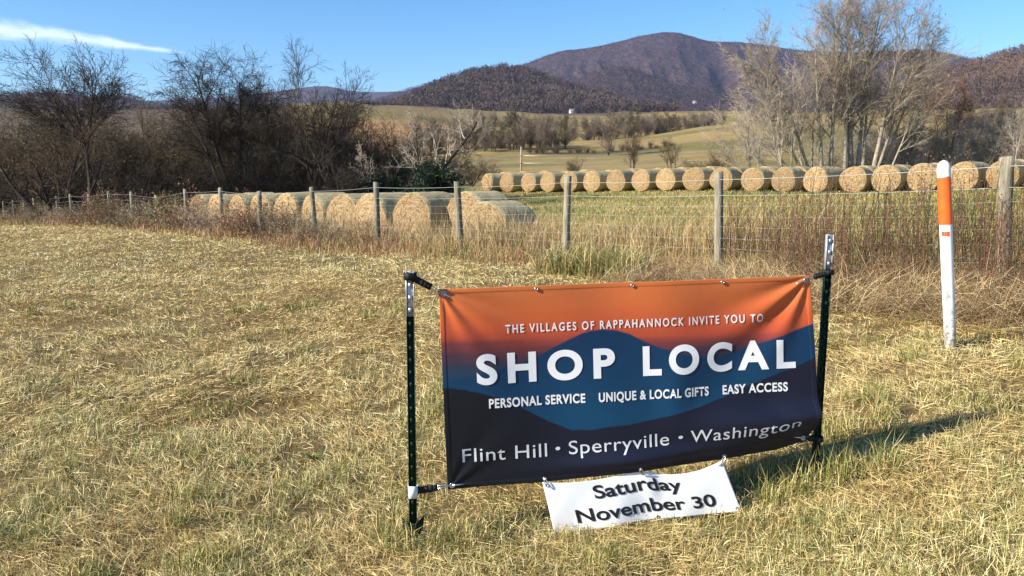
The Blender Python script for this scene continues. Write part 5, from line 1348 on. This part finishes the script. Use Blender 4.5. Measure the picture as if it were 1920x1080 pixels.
for k_, (px_, off_, sc_, lb_) in enumerate(((612, 0.9, 0.95, 'tall reddish weed in front of the nearer bales, left of the second post'), (638, 1.3, 1.05, 'tallest reddish weed in front of the nearer bales'), (668, 0.8, 0.9, 'reddish weed in front of the nearer bales beside the tallest one'),
        (560, 0.6, 0.9, 'reddish weed in front of the nearer bales, far left of its kind'), (735, 0.7, 0.6, 'short weed before the bale right of the wooden post'), (810, 0.9, 0.6, 'short weed between the two rightmost nearer bales'), (880, 0.8, 0.65, 'weed before the nearest bale, left side'),
        (930, 1.2, 0.75, 'weed before the nearest bale, right of its face'), (975, 1.0, 0.8, 'weed before the far end of the nearest bale'), (955, 0.5, 0.7, 'dry weed by the fence below the nearest bale'), (1000, 0.6, 0.6, 'dry weed by the fence just right of the nearest bale'))):
    s_ = (px_ - 960) / FPX / 0.99; Ys = np.linspace(8, 40, 500); y_ = Ys[int(np.argmin(np.abs(fence_x(Ys) + off_ / 0.76 - s_ * Ys)))]; x_ = s_ * y_
    copy_tree(WD[k_ % 4], (x_, y_, gz1(x_, y_) - 0.02), k_ * 1.3, (sc_ * 1.35, sc_ * 1.35, sc_), lb_, 'weeds in front of the nearer bales')
# --- russet brambles along the left of the fence
BR = []
for s_ in range(3):
    rng = np.random.default_rng(700 + s_)
    sp_ = [(rng.normal(0, 0.28), rng.normal(0, 0.28), rng.random() * 360, 8 + 34 * rng.random(), 0.8 + 0.6 * rng.random(), 0.007, -0.03) for _ in range(26)]
    BR.append(make_tree('bramble', 710 + s_, sp_, [(7, 0.2, 1.0, 40, 14, 0.35, 0.2, 0.0, 0.12, 0.6, 5), (4, 0.2, 1.0, 42, 14, 0.45, 0.2, 0.0, 0.14, 0.7, 4)], M_bark_brown, (M_bark_red, M_twig_pale, M_bark_olive)[s_], 'bramble', cat='bramble',
                        leaf=(900, 0.048, (((0.24, 0.145, 0.085), (0.48, 0.32, 0.19)), ((0.28, 0.19, 0.09), (0.55, 0.42, 0.23)), ((0.16, 0.11, 0.065), (0.36, 0.25, 0.15)))[s_], 0.04, 0.1), rmin=0.0035, trunk_name='canes', crown_name='twigs'))
bu2_ = set(); k_ = 0
for Y_ in np.concatenate([np.linspace(16.4, 30, 17), np.linspace(30.6, 46, 18)]):
    off_ = -0.5 + 0.9 * r_.random(); Yq = Y_ + r_.normal(0, 0.2)
    x_ = float(fence_x(np.array([Yq]))[0]) + off_ / 0.76; v_ = int(r_.integers(0, 3)); sc_ = 0.72 + 0.42 * r_.random()
    if Y_ < 18.5: sc_ *= 0.75
    elif Y_ < 26: sc_ = 0.72 + 0.36 * r_.random()
    elif Y_ > 31: sc_ *= 0.85
    k_ += 1
    lab_ = f'dry russet bramble along the left of the fence, {ORD[k_-1]} from the near end' if k_ <= 18 else f'dry russet bramble along the left of the fence, {ORD[35-k_]} from the far end'
    loc_ = (x_, Yq, gz1(x_, Yq) - 0.03); rz_ = r_.random() * 6.28
    if v_ in bu2_: copy_tree(BR[v_], loc_, rz_, sc_, lab_, 'dry brambles along the left of the fence')
    else:
        bu2_.add(v_); o = BR[v_]; o.location = loc_; o.rotation_euler = (0, 0, rz_); o.scale = (sc_,) * 3; o['label'] = lab_; o['group'] = 'dry brambles along the left of the fence'
GB = leaf_bush('green_bush', 22, 'small green leafy bush at the fence in front of the leaning post', 'bush', 1.2, 1.0, 2600, 0.055, ((0.05, 0.075, 0.02), (0.15, 0.18, 0.05)))
xg_ = float(fence_x(np.array([25.4]))[0]); GB.location = (xg_ - 0.2, 25.4, gz1(xg_ - 0.2, 25.4)); GB.scale = (1.05,) * 3
# green grass clump just above the banner
sp_ = [(at(1040 + 26 * i, 500, 10.6 - 0.12 * i)[0], 10.6 - 0.12 * i + RNG.normal(0, 0.15), 0.25, 1.0) for i in range(7)]
tufts('arching_grass', sp_, 260, 0.25, 0.62, 0.0042, [(0, (0.08, 0.10, 0.025)), (0.35, (0.2, 0.215, 0.06)), (0.55, (0.42, 0.34, 0.14)), (1, (0.64, 0.5, 0.26))], 'green arching grass clump at the fence just above the banner', 18, 52)

# ------------------------------------------------------------------ cloud streak in the sky
def sky_cloud():
    tc = nd(wt, 'ShaderNodeTexCoord')
    # direction -> coordinates along and across the streak (fixed in the sky)
    c0 = (at(95, 66, 1000) - np.array([0, 0, CAM_Z])); c0 /= np.linalg.norm(c0)
    e0 = (at(290, 92, 1000) - np.array([0, 0, CAM_Z])); e0 /= np.linalg.norm(e0)
    al = e0 - c0; al -= c0 * (al @ c0); al /= np.linalg.norm(al); ac = np.cross(c0, al)
    def dot(v):
        d = nd(wt, 'ShaderNodeVectorMath', operation='DOT_PRODUCT'); d.inputs[1].default_value = tuple(v); wt.links.new(tc.outputs['Generated'], d.inputs[0]); return d.outputs['Value']
    s, q = dot(al), dot(ac)
    nz = nd(wt, 'ShaderNodeTexNoise', Scale=1.0, Detail=7, Roughness=0.62)
    cb = nd(wt, 'ShaderNodeCombineXYZ')
    m1 = nd(wt, 'ShaderNodeMath', operation='MULTIPLY'); m1.inputs[1].default_value = 26; wt.links.new(s, m1.inputs[0])
    m2 = nd(wt, 'ShaderNodeMath', operation='MULTIPLY'); m2.inputs[1].default_value = 85; wt.links.new(q, m2.inputs[0])
    wt.links.new(m1.outputs[0], cb.inputs[0]); wt.links.new(m2.outputs[0], cb.inputs[1]); wt.links.new(cb.outputs[0], nz.inputs['Vector'])
    # half width shrinks towards the right-hand tip
    hw = nd(wt, 'ShaderNodeMapRange'); hw.inputs['From Min'].default_value = -0.22; hw.inputs['From Max'].default_value = 0.125; hw.inputs['To Min'].default_value = 0.021; hw.inputs['To Max'].default_value = 0.002
    wt.links.new(s, hw.inputs['Value'])
    ab = nd(wt, 'ShaderNodeMath', operation='ABSOLUTE'); wt.links.new(q, ab.inputs[0])
    dv = nd(wt, 'ShaderNodeMath', operation='DIVIDE'); wt.links.new(ab.outputs[0], dv.inputs[0]); wt.links.new(hw.outputs[0], dv.inputs[1])
    ed = nd(wt, 'ShaderNodeMath', operation='SUBTRACT'); ed.inputs[0].default_value = 1.45; wt.links.new(dv.outputs[0], ed.inputs[1])
    nn = nd(wt, 'ShaderNodeMath', operation='MULTIPLY_ADD'); nn.inputs[1].default_value = 2.4; nn.inputs[2].default_value = -1.35; wt.links.new(nz.outputs['Fac'], nn.inputs[0])
    sm = nd(wt, 'ShaderNodeMath', operation='ADD'); wt.links.new(ed.outputs[0], sm.inputs[0]); wt.links.new(nn.outputs[0], sm.inputs[1])
    mr = nd(wt, 'ShaderNodeMapRange'); mr.interpolation_type = 'SMOOTHSTEP'; mr.inputs['From Min'].default_value = 0.0; mr.inputs['From Max'].default_value = 1.5; mr.inputs['To Max'].default_value = 0.5
    wt.links.new(sm.outputs[0], mr.inputs['Value'])
    fr = nd(wt, 'ShaderNodeMath', operation='GREATER_THAN'); wt.links.new(dot(c0), fr.inputs[0]); fr.inputs[1].default_value = 0.5
    mu = nd(wt, 'ShaderNodeMath', operation='MULTIPLY'); wt.links.new(mr.outputs[0], mu.inputs[0]); wt.links.new(fr.outputs[0], mu.inputs[1])
    tip = nd(wt, 'ShaderNodeMapRange'); tip.inputs['From Min'].default_value = 0.135; tip.inputs['From Max'].default_value = 0.10; wt.links.new(s, tip.inputs['Value'])
    mu2 = nd(wt, 'ShaderNodeMath', operation='MULTIPLY'); wt.links.new(mu.outputs[0], mu2.inputs[0]); wt.links.new(tip.outputs[0], mu2.inputs[1])
    mx = nd(wt, 'ShaderNodeMix', data_type='RGBA')
    wt.links.new(mu2.outputs[0], mx.inputs['Factor']); wt.links.new(w_hs.outputs[0], mx.inputs[6]); mx.inputs[7].default_value = (8.6, 8.9, 9.3, 1)
    wt.links.new(mx.outputs[2], w_bg.inputs['Color'])
sky_cloud()

# ------------------------------------------------------------------ the air between here and the mountains
HAZE = True
if HAZE:
    m = MB(); m.box((0, 2900, 350), (15000, 7400, 840))
    mh = bpy.data.materials.new('haze'); mh.use_nodes = True; nt = mh.node_tree
    for n_ in list(nt.nodes): nt.nodes.remove(n_)
    out = nt.nodes.new('ShaderNodeOutputMaterial'); pv = nt.nodes.new('ShaderNodeVolumePrincipled')
    pv.inputs['Color'].default_value = (0.38, 0.56, 1.0, 1); pv.inputs['Density'].default_value = 0.00004; pv.inputs['Anisotropy'].default_value = 0.0
    nt.links.new(pv.outputs[0], out.inputs['Volume'])
    hz = m.build('haze', mh); tag(hz, 'pale blue haze in the air before the mountains', 'haze', kind='stuff')
